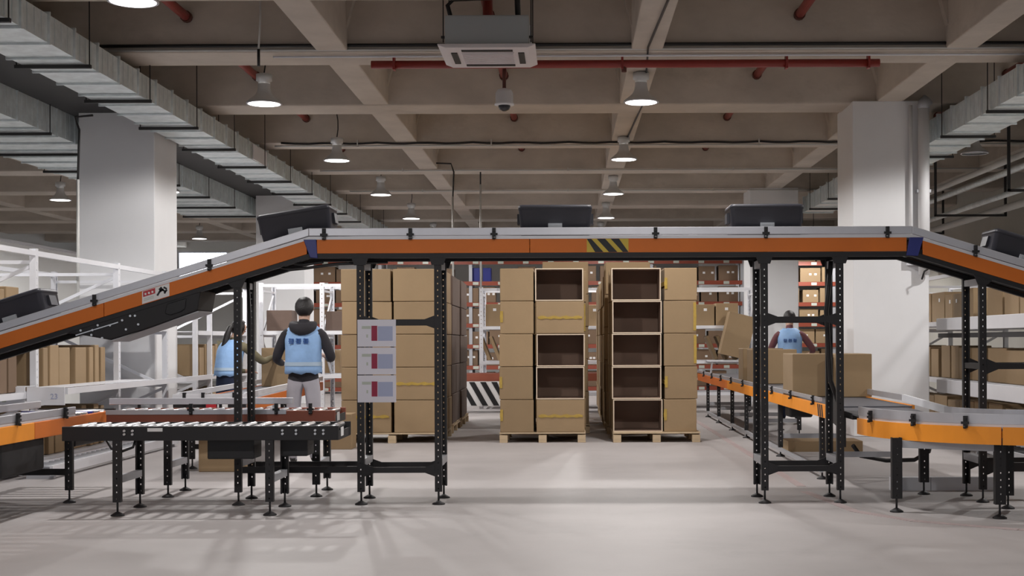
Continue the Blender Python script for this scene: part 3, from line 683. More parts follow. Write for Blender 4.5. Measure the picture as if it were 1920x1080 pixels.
r1 = roller_lane('front black roller conveyor lane with silver rollers before the left portal', -3.72, -1.69, 9.78, .56, .657, 'black_steel', 18, (-3.32, -2.20))
MB().box(-1.688, -1.684, 9.86, 9.97, .575, .64).build('white_label', 'white_paper', r1)
for x in (-1.80, -1.86, -2.0, -2.1, -3.2, -3.26):
    for z in (.60, .625): inst('bolt', bolt_me, r1, Vector((x, 9.779, z)) - off(r1))
MB().box(-3.09, -2.98, 9.775, 9.78, .62, .645).build('plate_label', 'white_paper', r1)
MB().tube([(-3.42, 9.85, .56), (-3.38, 9.85, .49), (-3.30, 9.85, .47), (-3.22, 9.85, .5), (-3.2, 9.85, .56)], .01, 6).build('cable', 'cable_black', r1)
MB().box(-2.7, -2.35, 9.95, 10.2, .40, .552).build('drive_unit', 'black_plastic', r1, bevel=.01)
MB().box(-2.15, -1.95, 9.95, 10.2, .42, .552).build('drive_unit', 'black_plastic', r1, bevel=.01)
r2 = roller_lane('rear roller conveyor lane with red-brown side rails behind the front lane', -3.80, -1.92, 10.95, .54, .71, 'red_brown_paint', 17, (-3.30, -2.08), guard=True)
MB().box(-1.918, -1.914, 11.02, 11.14, .62, .69).build('white_label', 'white_paper', r2)
# belt/roller conveyor joining from the front left
lc = thing('feed_conveyor', 'orange-sided roller conveyor coming from the front edge at the far left', 'conveyor', (-4.27, 9.2, 0)); o = off(lc)
X0, X1 = -4.62, -3.95
MB().box(X1 - .03, X1, 6.8, 9.86, .56, .685).build('side_panel', 'orange_lit', lc, bevel=.004)
MB().box(X1 - .03, X1, 9.865, 11.6, .56, .685).build('side_panel', 'orange_shaded', lc, bevel=.004)
MB().box(X0, X0 + .03, 6.8, 11.6, .56, .685).build('side_panel', 'orange_lit', lc, bevel=.004)
MB().box(X0, X1, 11.6, 11.63, .56, .70).build('end_panel', 'black_steel', lc)
rm = MB().tube([(0, 0, 0), (X1 - X0 - .07, 0, 0)], .025, 10).mesh('roller', 'zinc'); rb = MB().tube([(0, 0, 0), (X1 - X0 - .07, 0, 0)], .026, 10).mesh('roller', 'blue_plastic')
for k in range(33):
    rr_ = inst('roller', rb if 12 < k < 19 or k == 30 else rm, lc, Vector((X0 + .035, 7.0 + k * .139, .675)) - o)
MB().box(X1 - .03, X1 - .005, 6.8, 10.7, .705, .762).build('guide_rail', 'aluminium', lc, bevel=.004)
MB().box(X1 - .034, X1 - .012, 6.8, 10.7, .686, .703).build('rail_skirt', 'white_steel', lc)
MB().box(X0 + .005, X0 + .03, 6.8, 11.6, .71, .77).build('guide_rail', 'aluminium', lc, bevel=.004)
for y in (8.2, 9.55, 10.45): inst('rail_bracket', bracket_me, lc, Vector((X1 + .004, y, .70)) - o, (0, 0, PI / 2))
for y in (8.4, 10.6):
    for x in (X0 + .03, X1 - .03): leg(lc, x, y, .60, wd=.06)
    MB().box(X0 + .06, X1 - .06, y + .01, y + .035, .22, .27).build('cross_brace', 'black_steel', lc)
MB().box(-4.55, -4.05, 9.5, 10.3, .30, .555).build('motor_housing', 'black_plastic', lc, bevel=.02)
MB().box(-4.0, -3.96, 10.7, 11.3, .44, .557).build('cable_box', 'black_plastic', lc, bevel=.01)
# ------------------------------------------------------------------ left rear diagonal belt conveyor
bc = thing('belt_conveyor', 'orange-sided belt conveyor running back behind the man in the blue vest', 'conveyor', (-3.4, 13, 0)); o = off(bc)
def lcx(y): return -3.12 - (y - 12.9) * .062
def skew(mb, xa, xb, y0, y1, z0, z1):
    a, b = lcx(y0), lcx(y1)
    vs = [(a + xa, y0, z0), (a + xb, y0, z0), (b + xb, y1, z0), (b + xa, y1, z0), (a + xa, y0, z1), (a + xb, y0, z1), (b + xb, y1, z1), (b + xa, y1, z1)]
    return mb.add(vs, [(0, 3, 2, 1), (4, 5, 6, 7), (0, 1, 5, 4), (1, 2, 6, 5), (2, 3, 7, 6), (3, 0, 4, 7)])
for a, b in ((-.03, 0), (-.68, -.65)):
    skew(MB(), a, b, 13.1, 15.9, .59, .705).build('side_panel', 'orange_shaded', bc); skew(MB(), a, b, 15.91, 19.0, .59, .705).build('side_panel', 'orange_shaded', bc)
    skew(MB(), a + .002, b - .002, 12.9, 19.0, .73, .785).build('guide_rail', 'white_steel', bc)
skew(MB(), -.65, -.03, 12.95, 19.0, .685, .70).build('belt', 'belt_grey', bc)
skew(MB(), -.70, .0, 12.86, 12.92, .60, .70).build('end_plate', 'black_steel', bc)
skew(MB(), -.70, .0, 12.84, 12.87, .715, .775).build('end_rail', 'white_steel', bc)
xe = lcx(12.86)
MB().box(xe - .38, xe - .28, 12.852, 12.859, .615, .69).build('red_label', 'label_red', bc)
MB().box(xe - .27, xe - .17, 12.852, 12.859, .615, .69).build('white_label', 'white_paper', bc)
for dx in (-.6, -.42, -.12): MB().box(xe + dx, xe + dx + .03, 12.83, 12.86, .69, .79).build('rail_bracket', 'black_plastic', bc)
for y in (13.4, 15.6, 17.8):
    for d in (-.64, -.04): leg(bc, lcx(y) + d, y, .62, wd=.05)
    MB().box(lcx(y) - .61, lcx(y) - .07, y + .01, y + .03, .2, .25).build('cross_brace', 'black_steel', bc)
# ------------------------------------------------------------------ transverse rear conveyor
tc = thing('cross_conveyor', 'red-brown conveyor crossing at the back between the pallet stacks and racks', 'conveyor', (-1, 24, 0)); o = off(tc)
MB().box(-5.0, 2.2, 23.9, 23.94, .56, .70).build('side_rail', 'red_brown_paint', tc)
MB().box(-5.0, 2.2, 24.5, 24.54, .56, .70).build('side_rail', 'red_brown_paint', tc)
MB().box(-5.0, 2.2, 23.94, 24.5, .66, .69).build('belt', 'belt_grey', tc)
for x in (-4.6, -3.2, -2.4, 1.8):
    for y in (23.95, 24.45): leg(tc, x, y, .60, wd=.05)
zb = thing('zebra_guard', 'black and white diagonally striped guard sheet under the rear conveyor', 'guard', (-1.55, 23.8, 0))
MB().box(-1.95, -1.1, 23.8, 23.83, .12, .56).build('sheet', 'white_paper', zb)
for k in range(5):
    x = -1.98 + k * .2
    pts = [(max(-1.95, min(-1.1, a)), b) for a, b in ((x, .55), (x + .1, .55), (x + .34, .13), (x + .24, .13))]
    MB().prism(pts, 23.79, 23.80).build('stripe', 'black_plastic', zb)
for x in (-1.9, -1.15): MB().box(x - .06, x + .06, 23.76, 23.86, 0, .12).build('foot', 'white_steel', zb)
# ------------------------------------------------------------------ right conveyors
rc = thing('belt_conveyor', 'orange-sided belt conveyor running back at the right, carrying boxes', 'conveyor', (2.65, 16, 0)); o = off(rc)
XA, XB = 2.28, 3.05
ys = [11.75, 14.2, 16.7, 19.2, 21.7, 23.6]
for a, b in zip(ys[:-1], ys[1:]):
    MB().box(XA, XA + .03, a + .004, b - .004, .575, .695).build('side_panel', 'orange_lit' if a < 18 else 'orange_shaded', rc, bevel=.003)
    MB().box(XB - .03, XB, a + .004, b - .004, .575, .695).build('side_panel', 'orange_lit', rc)
MB().box(XA + .03, XB - .03, 11.72, 23.6, .675, .69).build('belt', 'belt_grey', rc)
MB().box(XA - .004, XA + .02, 12.1, 23.6, .715, .75).build('guide_rail', 'aluminium', rc)
MB().box(XB - .02, XB + .004, 12.1, 23.6, .72, .775).build('guide_rail', 'aluminium', rc)
for k in range(9):
    y = 12.4 + k * 1.25; inst('rail_bracket', bracket_me, rc, Vector((XA - .008, y, .69)) - o, (0, 0, -PI / 2))
for k in range(3):
    MB().prism([(12.0 + k * .09, .69), (12.05 + k * .09, .69), (12.0 + k * .09, .58), (11.95 + k * .09, .58)], XA - .003, XA, axis='x').build('hazard_stripe', 'black_plastic', rc)
for y in (12.2, 14.6, 17.4, 18.9, 20.6, 22.2):
    for x in (XA + .04, XB - .04): leg(rc, x, y, .60, wd=.05)
    MB().box(XA + .07, XB - .07, y + .01, y + .03, .2, .25).build('cross_brace', 'grey_steel', rc)
MB().box(XA + .02, XA + .045, 12.2, 22.2, .06, .10).build('floor_rail', 'grey_steel', rc)
MB().box(2.35, 2.6, 14.2, 14.5, .45, .57).build('motor', 'black_plastic', rc, bevel=.02)
# transfer piece
MB().box(2.34, 2.98, 11.0, 11.70, .615, .665).build('transfer_bed', 'black_steel', rc)
MB().bar((3.035, 12.1, .748), (3.0, 10.56, .712), .025, .06).build('guide_rail', 'white_steel', rc)
MB().bar((2.66, 11.72, .672), (2.66, 10.60, .652), .64, .012).build('transfer_belt', 'belt_grey', rc)
MB().prism([(11.05, .70), (11.75, .86), (11.75, .60), (11.05, .52)], 2.262, 2.282, axis='x').build('transfer_guard', 'black_steel', rc)
# curve
cc = thing('curve_conveyor', 'orange curved belt conveyor bending to the right edge in front', 'conveyor', (3.55, 10.5, 0)); o = off(cc)
CX, CY, RO, RI = 3.60, 10.55, 1.32, .60
def arc(r, a0, a1, n): return [(CX + r * math.cos(a0 + (a1 - a0) * k / n), CY + r * math.sin(a0 + (a1 - a0) * k / n)) for k in range(n + 1)]
def arc_strip(r0, r1, z0, z1, a0, a1, n=18, ext=0.0):
    pa = arc(r0, a0, a1, n); pb = arc(r1, a0, a1, n)
    if ext > 0: pa.append((pa[-1][0] + ext, pa[-1][1])); pb.append((pb[-1][0] + ext, pb[-1][1]))
    m = MB(); vs = []; fs = []
    for (a, b) in zip(pa, pb): vs += [(a[0], a[1], z0), (b[0], b[1], z0), (b[0], b[1], z1), (a[0], a[1], z1)]
    for i in range(len(pa) - 1):
        for k in range(4): fs.append((i * 4 + k, i * 4 + (k + 1) % 4, i * 4 + 4 + (k + 1) % 4, i * 4 + 4 + k))
    fs += [(3, 2, 1, 0), tuple(len(vs) - 4 + k for k in range(4))]
    return m.add(vs, fs)
A0, AM, A1 = PI, PI * 1.36, PI * 1.5
arc_strip(RO - .03, RO, .53, .655, A0, AM - .004).build('side_panel', 'orange_lit', cc)
arc_strip(RO - .03, RO, .53, .655, AM + .004, A1, 10, .9).build('side_panel', 'orange_lit', cc)
arc_strip(RI, RI + .03, .53, .655, A0, A1, 14, .9).build('side_panel', 'orange_lit', cc)
arc_strip(RI + .03, RO - .03, .625, .645, A0, A1, 18, .9).build('belt', 'belt_grey', cc)
arc_strip(RO - .035, RO - .01, .675, .745, A0, A1, 18, .9).build('guide_rail', 'aluminium', cc)
arc_strip(RI + .005, RI + .03, .675, .745, A0, A1, 14, .9).build('guide_rail', 'aluminium', cc)
arc_strip(RO - .03, RO - .015, .655, .675, A0, A1, 18, .9).build('rail_skirt', 'white_steel', cc)
arc_strip(RI + .01, RI + .025, .655, .675, A0, A1, 14, .9).build('rail_skirt', 'white_steel', cc)
for an in (1.08, 1.2, 1.30, 1.43):
    a = PI * an; inst('rail_bracket', bracket_me, cc, Vector((CX + (RO + .01) * math.cos(a), CY + (RO + .01) * math.sin(a), .66)) - o, (0, 0, a + PI / 2))
hzb = arc_strip(RO, RO + .003, .532, .653, PI * 1.445, A1, 6, .12).build('hazard_sign', 'hazard_yellow', cc); hzb['label'] = 'yellow and black striped hazard sticker'
yy = CY - RO - .007
for k in range(3):
    x = CX - .18 + k * .13
    MB().prism([(x, .653), (x + .055, .653), (x + .13, .532), (x + .075, .532)], yy, yy + .004).build('stripe', 'black_plastic', hzb)
for x, y in ((2.42, 9.83), (3.06, 9.45), (2.92, 11.3 - .35), (3.3, 10.0), (4.2, 9.3)): leg(cc, x, y, .55, wd=.075, dp=.05)
MB().bar((2.46, 9.86, .50), (3.05, 9.49, .50), .04, .05).build('cross_brace', 'grey_steel', cc)
# boxes on the right conveyor
BZ = .692
carton(2.66, 13.95, BZ, .40, .70, .42, 'closed cardboard box on the right conveyor, front left one of the two nearest') if False else None
carton(2.50, 14.0, BZ, .40, .62, .44, 'closed box at the front of the right conveyor, left of its pair')
carton(2.90, 13.85, BZ, .36, .62, .44, 'closed box at the front of the right conveyor, right of its pair')
carton(2.74, 18.0, BZ, .60, .48, .46, 'wide closed box on the right conveyor, behind the front pair')
carton(2.70, 18.75, BZ, .56, .48, .47, 'closed box on the right conveyor, directly behind the wide one')
carton(2.66, 21.3, BZ, .56, .5, .44, 'closed box on the right conveyor near its far end') if False else None
# floor trunking and cables, right
t = thing('cable_trunking', 'white cable trunking lying on the floor under the curved conveyor', 'trunking', (3.2, 11.3, 0))
MB().box(2.72, 3.05, 11.25, 11.33, 0, .11).build('section', 'white_steel', t); MB().box(3.055, 3.62, 11.25, 11.33, 0, .11).build('section', 'white_steel', t)
t = thing('floor_cable', 'thick black cable looping under the right conveyor', 'cable', (2.9, 12, .2))
MB().tube([(2.62, 12.3, .30), (2.7, 12.35, .20), (2.95, 12.4, .15), (3.2, 12.35, .16), (3.32, 12.3, .24), (3.34, 12.25, .40), (3.34, 12.2, .55)], .02, 8).build('cable', 'cable_black', t)
t = thing('flat_box', 'flattened cardboard lying on the floor under the right conveyor', 'box', (2.8, 15, 0))
MB().box(2.50, 3.35, 15.2, 15.7, 0, .12).build('sheet_stack', 'cardboard', t)

# ------------------------------------------------------------------ white flow racks
def rack(label, loc, rotz, xs, depth, height, levels, m='white_steel', pw=.07, beam=.06, braces=True, name='storage_rack', top=True, deck='white_steel', perf_on=True, tray=True):
    t = thing(name, label, 'rack', loc, (0, 0, rotz))
    pm = (perf(height, pw, .06, .075, .012).mesh('post', m) if perf_on else MB().box(-pw / 2, pw / 2, 0, .05, 0, height).mesh('post', m))
    for x in xs:
        inst('post', pm, t, (x, 0, 0)); inst('post', pm, t, (x, depth, 0), (0, 0, PI))
    for a, b in zip(xs[:-1], xs[1:]):
        for z in levels:
            for y0 in (-.012, depth - .04):
                inst('shelf_beam', MB().box(a + pw / 2, b - pw / 2, y0, y0 + .045, z - beam, z).mesh('shelf_beam', m), t)
            inst('shelf', MB().box(a + .04, b - .04, .04, depth - .045, z - .02, z - .006).mesh('shelf', deck), t)
        if top:
            for y0 in (.0, depth - .04): inst('top_rail', MB().box(a + pw / 2, b - pw / 2, y0, y0 + .04, height - .07, height - .02).mesh('top_rail', m), t)
    if braces:
        for x in xs:
            lv = sorted(levels) + [height - .05]
            for z in lv: inst('tie_bar', MB().box(x - .02, x + .02, .06, depth - .06, z - .10, z - .065).mesh('tie_bar', m), t)
            for i, (za, zb_) in enumerate(zip(lv[:-1], lv[1:])):
                p = ((x, .06, za - .08), (x, depth - .06, zb_ - .12)) if i % 2 else ((x, depth - .06, za - .08), (x, .06, zb_ - .12))
                inst('brace', MB().bar(p[0], p[1], .025, .035).mesh('brace', m), t)
    return t
RNG = random.Random(11)
lab_me = MB().box(-.03, .03, -.001, 0, -.025, .025).mesh('white_label', 'white_paper')
def on_rack(t, x0, x1, z, desc, depth=.45, hmin=.40, hmax=.45, wmin=.20, wmax=.36, gap=(.02, .07), kind='c', labels=True, yoff=.06, mt='cardboard', group='boxes on the white racks', open_every=0, lab_up=.75):
    """a row of boxes standing on a rack shelf; t may be rotated"""
    x = x0; k = 0; M = Matrix.Translation(t.location) @ t.rotation_euler.to_matrix().to_4x4(); rz = t.rotation_euler.z
    ords = ['first', 'second', 'third', 'fourth', 'fifth', 'sixth', 'seventh', 'eighth', 'ninth', 'tenth', 'eleventh', 'twelfth', 'thirteenth', 'fourteenth', 'fifteenth', 'sixteenth', 'seventeenth', 'eighteenth', 'nineteenth', 'twentieth', 'twenty-first', 'twenty-second', 'twenty-third', 'twenty-fourth', 'twenty-fifth']
    while True:
        wd_ = round(RNG.choice([wmin, (wmin + wmax) / 2, wmax, wmin * 1.15]), 3); ht = round(RNG.choice([hmin, (hmin + hmax) / 2, hmax]), 3)
        if x + wd_ > x1: break
        kd = 'o' if open_every and k % open_every == 1 else 'c'
        p = M @ Vector((x + wd_ / 2, yoff + depth / 2 + RNG.uniform(0, .03), z))
        lb = desc % (ords[min(k, 24)])
        o = carton(p.x, p.y, p.z, wd_, depth, ht, lb, kd, rz + RNG.uniform(-.02, .02), mt=mt, group=group)
        if labels and kd == 'c': inst('white_label', lab_me, o, (wd_ * RNG.uniform(-.2, .2), -depth / 2 - .0035, ht * lab_up))
        x += wd_ + RNG.uniform(*gap); k += 1
LRY = 11.6
lr = rack('long white perforated rack running back along the left side', (-5.22, LRY, 0), PI / 2, [0, 1.5, 3.9, 5.75], 1.5, 2.2, [.14, .80, 1.48])
lr2 = rack('white perforated rack in the far left corner behind the left column', (-5.22, 18.75, 0), PI / 2, [0, .75, 2.9], 1.5, 2.2, [.14, .80, 1.44])
# tray sheets of the left rack
for t_, x0_, x1_, lbl in ((lr, .78, 1.44, 'near'), (lr, 1.56, 3.84, 'far')):
    pass
t = thing('sheet_metal_tray', 'pair of white sheet metal tray ends numbered 23, projecting before the left rack post', 'tray', (-5.3, 12.85, .6))
MB().box(-5.62, -5.22, 12.80, 12.815, .68, .855).box(-5.62, -5.22, 12.815, 13.05, .85, .855).build('tray_end', 'white_steel', t, bevel=.006)
te = MB().box(-5.205, -4.84, 12.80, 12.815, .675, .85).box(-5.14, -4.84, 12.815, 15.4, .845, .85).build('tray_end', 'white_steel', t, bevel=.006)
MB().box(-4.86, -4.82, 12.83, 19.2, .78, .84).build('tray_lip', 'white_steel', t)
MB().box(-5.14, -4.86, 15.4, 19.2, .80, .81).build('tray_bed', 'grey_steel', t)
fcur = bpy.data.curves.new('number', 'FONT'); fcur.body = '23'; fcur.size = .075; fcur.extrude = .001; fcur.align_x = 'CENTER'
fo = bpy.data.objects.new('number', fcur); COL.objects.link(fo)
fme = bpy.data.meshes.new_from_object(fo.evaluated_get(bpy.context.evaluated_depsgraph_get())); fme.name = 'number'; bpy.data.objects.remove(fo)
fme.materials.clear(); fme.materials.append(MAT['poster_blue']); fo = bpy.data.objects.new('number', fme); COL.objects.link(fo); fo.parent = te; fo['kind'] = 'stuff'; fo.location = Vector((-4.94, 12.798, .735)) - off(te); fo.rotation_euler = (PI / 2, 0, 0)
MB().box(-5.44, -5.40, 12.797, 12.80, .705, .725).build('small_print', 'poster_grey', t)
fr = thing('floor_roller_track', 'low white roller track lying along the foot of the left rack', 'track', (-4.95, 14, 0))
MB().box(-5.12, -5.09, 12.4, 16.4, .04, .13).build('rail', 'white_steel', fr); MB().box(-4.83, -4.80, 12.4, 16.4, .04, .13).build('rail', 'white_steel', fr)
for y in (12.5, 14.4, 16.3): MB().box(-5.09, -4.83, y, y + .05, 0, .06).build('sleeper', 'grey_steel', fr)
rm = MB().tube([(0, 0, 0), (.255, 0, 0)], .018, 8).mesh('roller', 'grey_steel')
for k in range(26): inst('roller', rm, fr, Vector((-5.088, 12.62 + k * .145, .10)) - off(fr))
on_rack(lr, .05, 1.45, .80, '%s cardboard box from the front on the middle shelf of the left rack', labels=False, gap=(.02, .1), mt='carton_brown')
on_rack(lr, 1.56, 3.8, .80, '%s cardboard box past the first post on the middle shelf of the left rack', labels=False, gap=(.04, .16), wmin=.12, wmax=.32)
on_rack(lr, .05, 1.45, 1.48, '%s cardboard box from the front on the upper shelf of the left rack', labels=False, hmin=.3, hmax=.36)
on_rack(lr, 1.56, 3.7, .14, '%s thin cardboard box past the first post on the bottom shelf of the left rack', labels=False, wmin=.08, wmax=.2, gap=(.01, .08))
on_rack(lr2, .1, 2.8, .80, '%s thin cardboard box on the middle shelf of the rack behind the left column', labels=False, wmin=.07, wmax=.16, gap=(.01, .05))
on_rack(lr2, .1, 2.8, .14, '%s thin cardboard box on the bottom shelf of the rack behind the left column', labels=False, wmin=.07, wmax=.16, gap=(.01, .05))
carton(-5.55, 13.35, 1.482, .20, .24, .26, 'small open-topped box on the upper shelf of the left rack, beside the climbing tote', 'c')
ml = rack('white rack facing the front behind the two workers at the left', (-5.0, 21.9, 0), 0, [-.05, .95, 1.6], 1.0, 2.25, [.74, 1.46], tray=False)
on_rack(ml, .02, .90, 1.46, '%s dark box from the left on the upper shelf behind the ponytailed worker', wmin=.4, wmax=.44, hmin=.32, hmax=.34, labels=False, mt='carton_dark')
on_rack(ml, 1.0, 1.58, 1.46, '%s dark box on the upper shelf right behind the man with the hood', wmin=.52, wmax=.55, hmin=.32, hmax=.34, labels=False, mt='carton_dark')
on_rack(ml, .02, .90, .74, '%s box from the left on the lower shelf behind the ponytailed worker', wmin=.4, wmax=.44, hmin=.32, hmax=.34, labels=False)
mm = rack('white rack at the back, seen in the gaps between the pallet stacks', (-1.65, 25.2, 0), 0, [0, 1.75, 3.5, 5.2], 1.0, 2.3, [.30, .90, 1.56])
MB().box(2.6, 3.55, 24.66, 25.17, .885, .905).build('shelf_extension', 'white_steel', mm)
for xx_ in (2.66, 3.46): MB().bar((xx_, 24.72, .88), (xx_, 25.17, .45), .03, .03).build('shelf_strut', 'white_steel', mm)
on_rack(mm, .08, 1.7, 1.56, '%s box from the left on the upper shelf between the left and middle pallets', wmin=.4, wmax=.5, hmin=.38, hmax=.42)
on_rack(mm, 1.85, 3.45, 1.56, '%s box on the upper shelf hidden behind the middle pallets', wmin=.4, wmax=.5, hmin=.38, hmax=.42)
on_rack(mm, 4.0, 5.15, 1.56, '%s box from the left on the upper back shelf right of the pallets', wmin=.38, wmax=.42, hmin=.40, hmax=.42)
# leaning folded boxes on the lower shelf
for k in range(7):
    o = carton(-1.5 + .19 * k + (3.75 if k > 2 else 0), 25.6, .905, .06, .5, .48, '%s folded box leaning on lower back shelf, %s' % (['first', 'second', 'third', 'first', 'second', 'third', 'fourth'][k], 'between the left pallets' if k < 3 else 'right of the pallets'), group='boxes on the white racks')
    o.rotation_euler = (0, -.38, 0); o.location.z += .013
rr = rack('long white perforated rack running back along the right side', (5.22, 23.0, 0), -PI / 2, [0, 2.9, 6.05, 8.9], 1.4, 2.2, [.14, .74, 1.50])
on_rack(rr, .06, 2.85, 1.50, '%s labelled box from the back end on the upper shelf of the right rack', wmin=.28, wmax=.5, gap=(.05, .2))
on_rack(rr, 3.0, 5.95, 1.50, '%s labelled box past the middle post on the upper shelf of the right rack', wmin=.36, wmax=.62, gap=(.03, .14))
on_rack(rr, 6.15, 8.8, 1.50, '%s box at the near end of the upper shelf of the right rack', wmin=.5, wmax=.7, gap=(.03, .1), labels=False)
on_rack(rr, .06, 2.85, .74, '%s labelled box from the back end on the middle shelf of the right rack', wmin=.28, wmax=.45, gap=(.02, .09))
on_rack(rr, 3.0, 5.95, .74, '%s labelled box past the middle post on the middle shelf of the right rack', wmin=.34, wmax=.6, gap=(.02, .12), labels=False)
on_rack(rr, 6.15, 8.8, .74, '%s box at the near end of the middle shelf of the right rack', wmin=.5, wmax=.7, gap=(.02, .1), labels=False)
on_rack(rr, .06, 8.7, .14, '%s box along the bottom shelf of the right rack', wmin=.5, wmax=.6, hmin=.3, hmax=.34, labels=False)
t = thing('sheet_metal_tray', 'long white sheet metal tray on the upper shelf edge of the right rack', 'tray', (5.1, 16, 1.4))
MB().box(5.02, 5.035, 14.3, 18.2, 1.40, 1.56).build('tray_side', 'white_steel', t, bevel=.006); MB().box(5.035, 5.19, 14.3, 18.2, 1.40, 1.41).build('tray_bed', 'white_steel', t)
MB().box(5.10, 5.17, 18.25, 20.1, 1.46, 1.52).build('front_lip', 'white_steel', t); MB().box(5.08, 5.19, 20.1, 20.25, 1.42, 1.53).build('clip', 'grey_steel', t); MB().box(5.10, 5.17, 20.3, 23.6, 1.46, 1.52).build('front_lip', 'white_steel', t)
MB().box(5.1, 5.2, 14.3, 18.4, 1.30, 1.36).build('under_rail', 'black_steel', t)
t = thing('sheet_metal_tray', 'long white sheet metal tray on the middle shelf edge of the right rack', 'tray', (5.1, 16, .6))
MB().box(5.02, 5.035, 14.3, 18.2, .56, .74).build('tray_side', 'white_steel', t, bevel=.006); MB().box(5.035, 5.19, 14.3, 18.2, .56, .57).build('tray_bed', 'white_steel', t)
MB().box(5.10, 5.17, 18.25, 20.1, .68, .74).build('front_lip', 'white_steel', t); MB().box(5.08, 5.19, 20.1, 20.25, .62, .75).build('clip', 'grey_steel', t); MB().box(5.10, 5.17, 20.3, 23.6, .68, .74).build('front_lip', 'white_steel', t)
t = thing('roller_track', 'low grey roller track on the floor along the right rack', 'track', (4.7, 14, 0))
MB().box(4.5, 4.53, 12.4, 17.2, .05, .13).build('rail', 'grey_steel', t); MB().box(4.87, 4.90, 12.4, 17.2, .05, .13).build('rail', 'grey_steel', t)
rm = MB().tube([(0, 0, 0), (.34, 0, 0)], .018, 8).mesh('roller', 'black_steel')
for k in range(32): inst('roller', rm, t, Vector((4.53, 12.5 + k * .145, .10)) - off(t))
for y in (12.5, 14.8, 17.0): MB().box(4.53, 4.87, y, y + .05, 0, .07).build('sleeper', 'grey_steel', t)
# back right rack seen beyond the portal
br2 = rack('small white rack at the back right beyond the bridge portal', (3.6, 24.2, 0), 0, [1.2, 2.4], .8, 2.1, [.74, 1.32], braces=False) if False else None
fb = thing('tilted_box', 'big open cardboard box tilted on the rear shelf beside the right portal', 'box', (3.05, 24.93, .975), (0, .24, 0))
inst('box_body', bm_get('o', .42, .5, .80), fb, (0, 0, 0), (0, 0, PI / 2))

# ------------------------------------------------------------------ far red-beam racks
def far_rack(label, x0, x1, y, n, levels, keep, where, cm):
    cnt = {}
    t = thing('tall_rack', label, 'rack', ((x0 + x1) / 2, y, 0)); o = off(t)
    for k in range(n + 1):
        x = x0 + (x1 - x0) * k / n
        MB().box(x - .04, x + .04, y, y + .06, 0, 3.95).build('post', 'grey_steel', t); MB().box(x - .04, x + .04, y + .9, y + .96, 0, 3.95).build('post', 'grey_steel', t)
    for z in levels:
        MB().box(x0, x1, y - .03, y + .0, z - .10, z).build('shelf_beam', 'red_beam', t); MB().box(x0, x1, y + .0, y + .95, z - .03, z - .005).build('shelf', 'grey_steel', t)
        q = MB()
        for k in range(int((x1 - x0) / .62)): q.box(x0 + .2 + k * .62, x0 + .34 + k * .62, y - .034, y - .03, z - .085, z - .015)
        q.build('location_tags', 'poster_grey', t)['kind'] = 'stuff'
    for li, z in enumerate(levels):
        x = x0 + .08
        while x < x1 - .5:
            wd_ = RNG.choice([.40, .44, .48, .52]); ht = RNG.choice([.32, .36, .38])
            if x + wd_ > x1 - .05: break
            if keep(x + wd_ / 2, z):
                px = VPX + (x + wd_ / 2) * F_PX / y
                zn = 'left of all pallets' if px < 640 else 'above left pallet' if px < 850 else 'beside middle pallet' if px < 935 else 'above middle pallet' if px < 1110 else 'above right pallet' if px < 1310 else 'right of all pallets'
                if 'bright' in where: zn = 'in the right portal'
                cnt[(li, zn)] = cnt.get((li, zn), 0) + 1
                c = carton(x + wd_ / 2, y + .30, z, wd_, .5, ht, '%s brown carton, shelf %s, %s, %s' % (['first', 'second', 'third', 'fourth', 'fifth', 'sixth', 'seventh', 'eighth'][min(cnt[(li, zn)] - 1, 7)], ['one', 'two', 'three', 'four', 'five', 'six', 'seven'][li], where, zn), mt=cm, group='cartons on shelf %s of the %s' % (['one', 'two', 'three', 'four', 'five', 'six', 'seven'][li], where))
                inst('white_label', lab_me, c, (RNG.uniform(-.08, .08), -.2535, ht * .55))
                if RNG.random() < .5: inst('white_label', lab_me, c, (RNG.uniform(.10, .15), -.2535, ht * .55))
            x += wd_ + RNG.uniform(.02, .10)
LV = [.15, .68, 1.2, 1.72, 2.24, 2.76, 3.28]
def keepA(x, z):
    if z > 2.7: return not (2.7 < z < 2.8 and -2.62 < x < -1.45) and not (z > 3.2 and -5.1 < x < -4.0)
    return -6.6 < x < -5.0 or -3.2 < x < -1.5 or (.4 < x < 1.1) or x > 2.9
far_rack('tall far rack with red beams and labelled brown cartons, across the back', -6.9, 4.3, 33.0, 5, LV, keepA, 'far red-beam rack', 'carton_brown')
for k_, (x_, z_) in enumerate(((-2.30, 2.76), (-2.02, 2.76), (-4.72, 3.28))):
    carton(x_, 33.3, z_, .2, .4, .34, ['left blue crate on the far red-beam rack between the left and middle pallets', 'right blue crate on the far red-beam rack between the left and middle pallets', 'blue crate on the top far shelf above the left pallets'][k_], mt='blue_plastic', name='blue_crate')
far_rack('tall brightly lit rack of cartons at the far right, seen through the right portal', 4.75, 9 - .2, 34.0, 2, LV, lambda x, z: x < 7.2 and z > .6, 'bright far right rack', 'cardboard')

# ------------------------------------------------------------------ floor boxes left
carton(-3.40, 13.25, 0, .48, .30, .36, 'closed box standing on the floor under the left belt conveyor')
carton(-2.72, 16.05, 0, .36, .34, .42, 'closed box standing on the floor right of the roller lanes') if False else carton(-2.74, 15.95, 0, .34, .34, .42, 'closed box standing on the floor right of the roller lanes')
carton(-4.35, 24.2, .692, .5, .5, .44, 'closed box on the rear cross conveyor behind the hooded man')
carton(-3.69, 17.46, .70, .55, .5, .50, 'large box on the left belt conveyor in front of the hooded man')
carton(sx(1610, 19.5), 24.4, 0, .5, .5, .4, 'closed box standing on the floor behind the right conveyor')

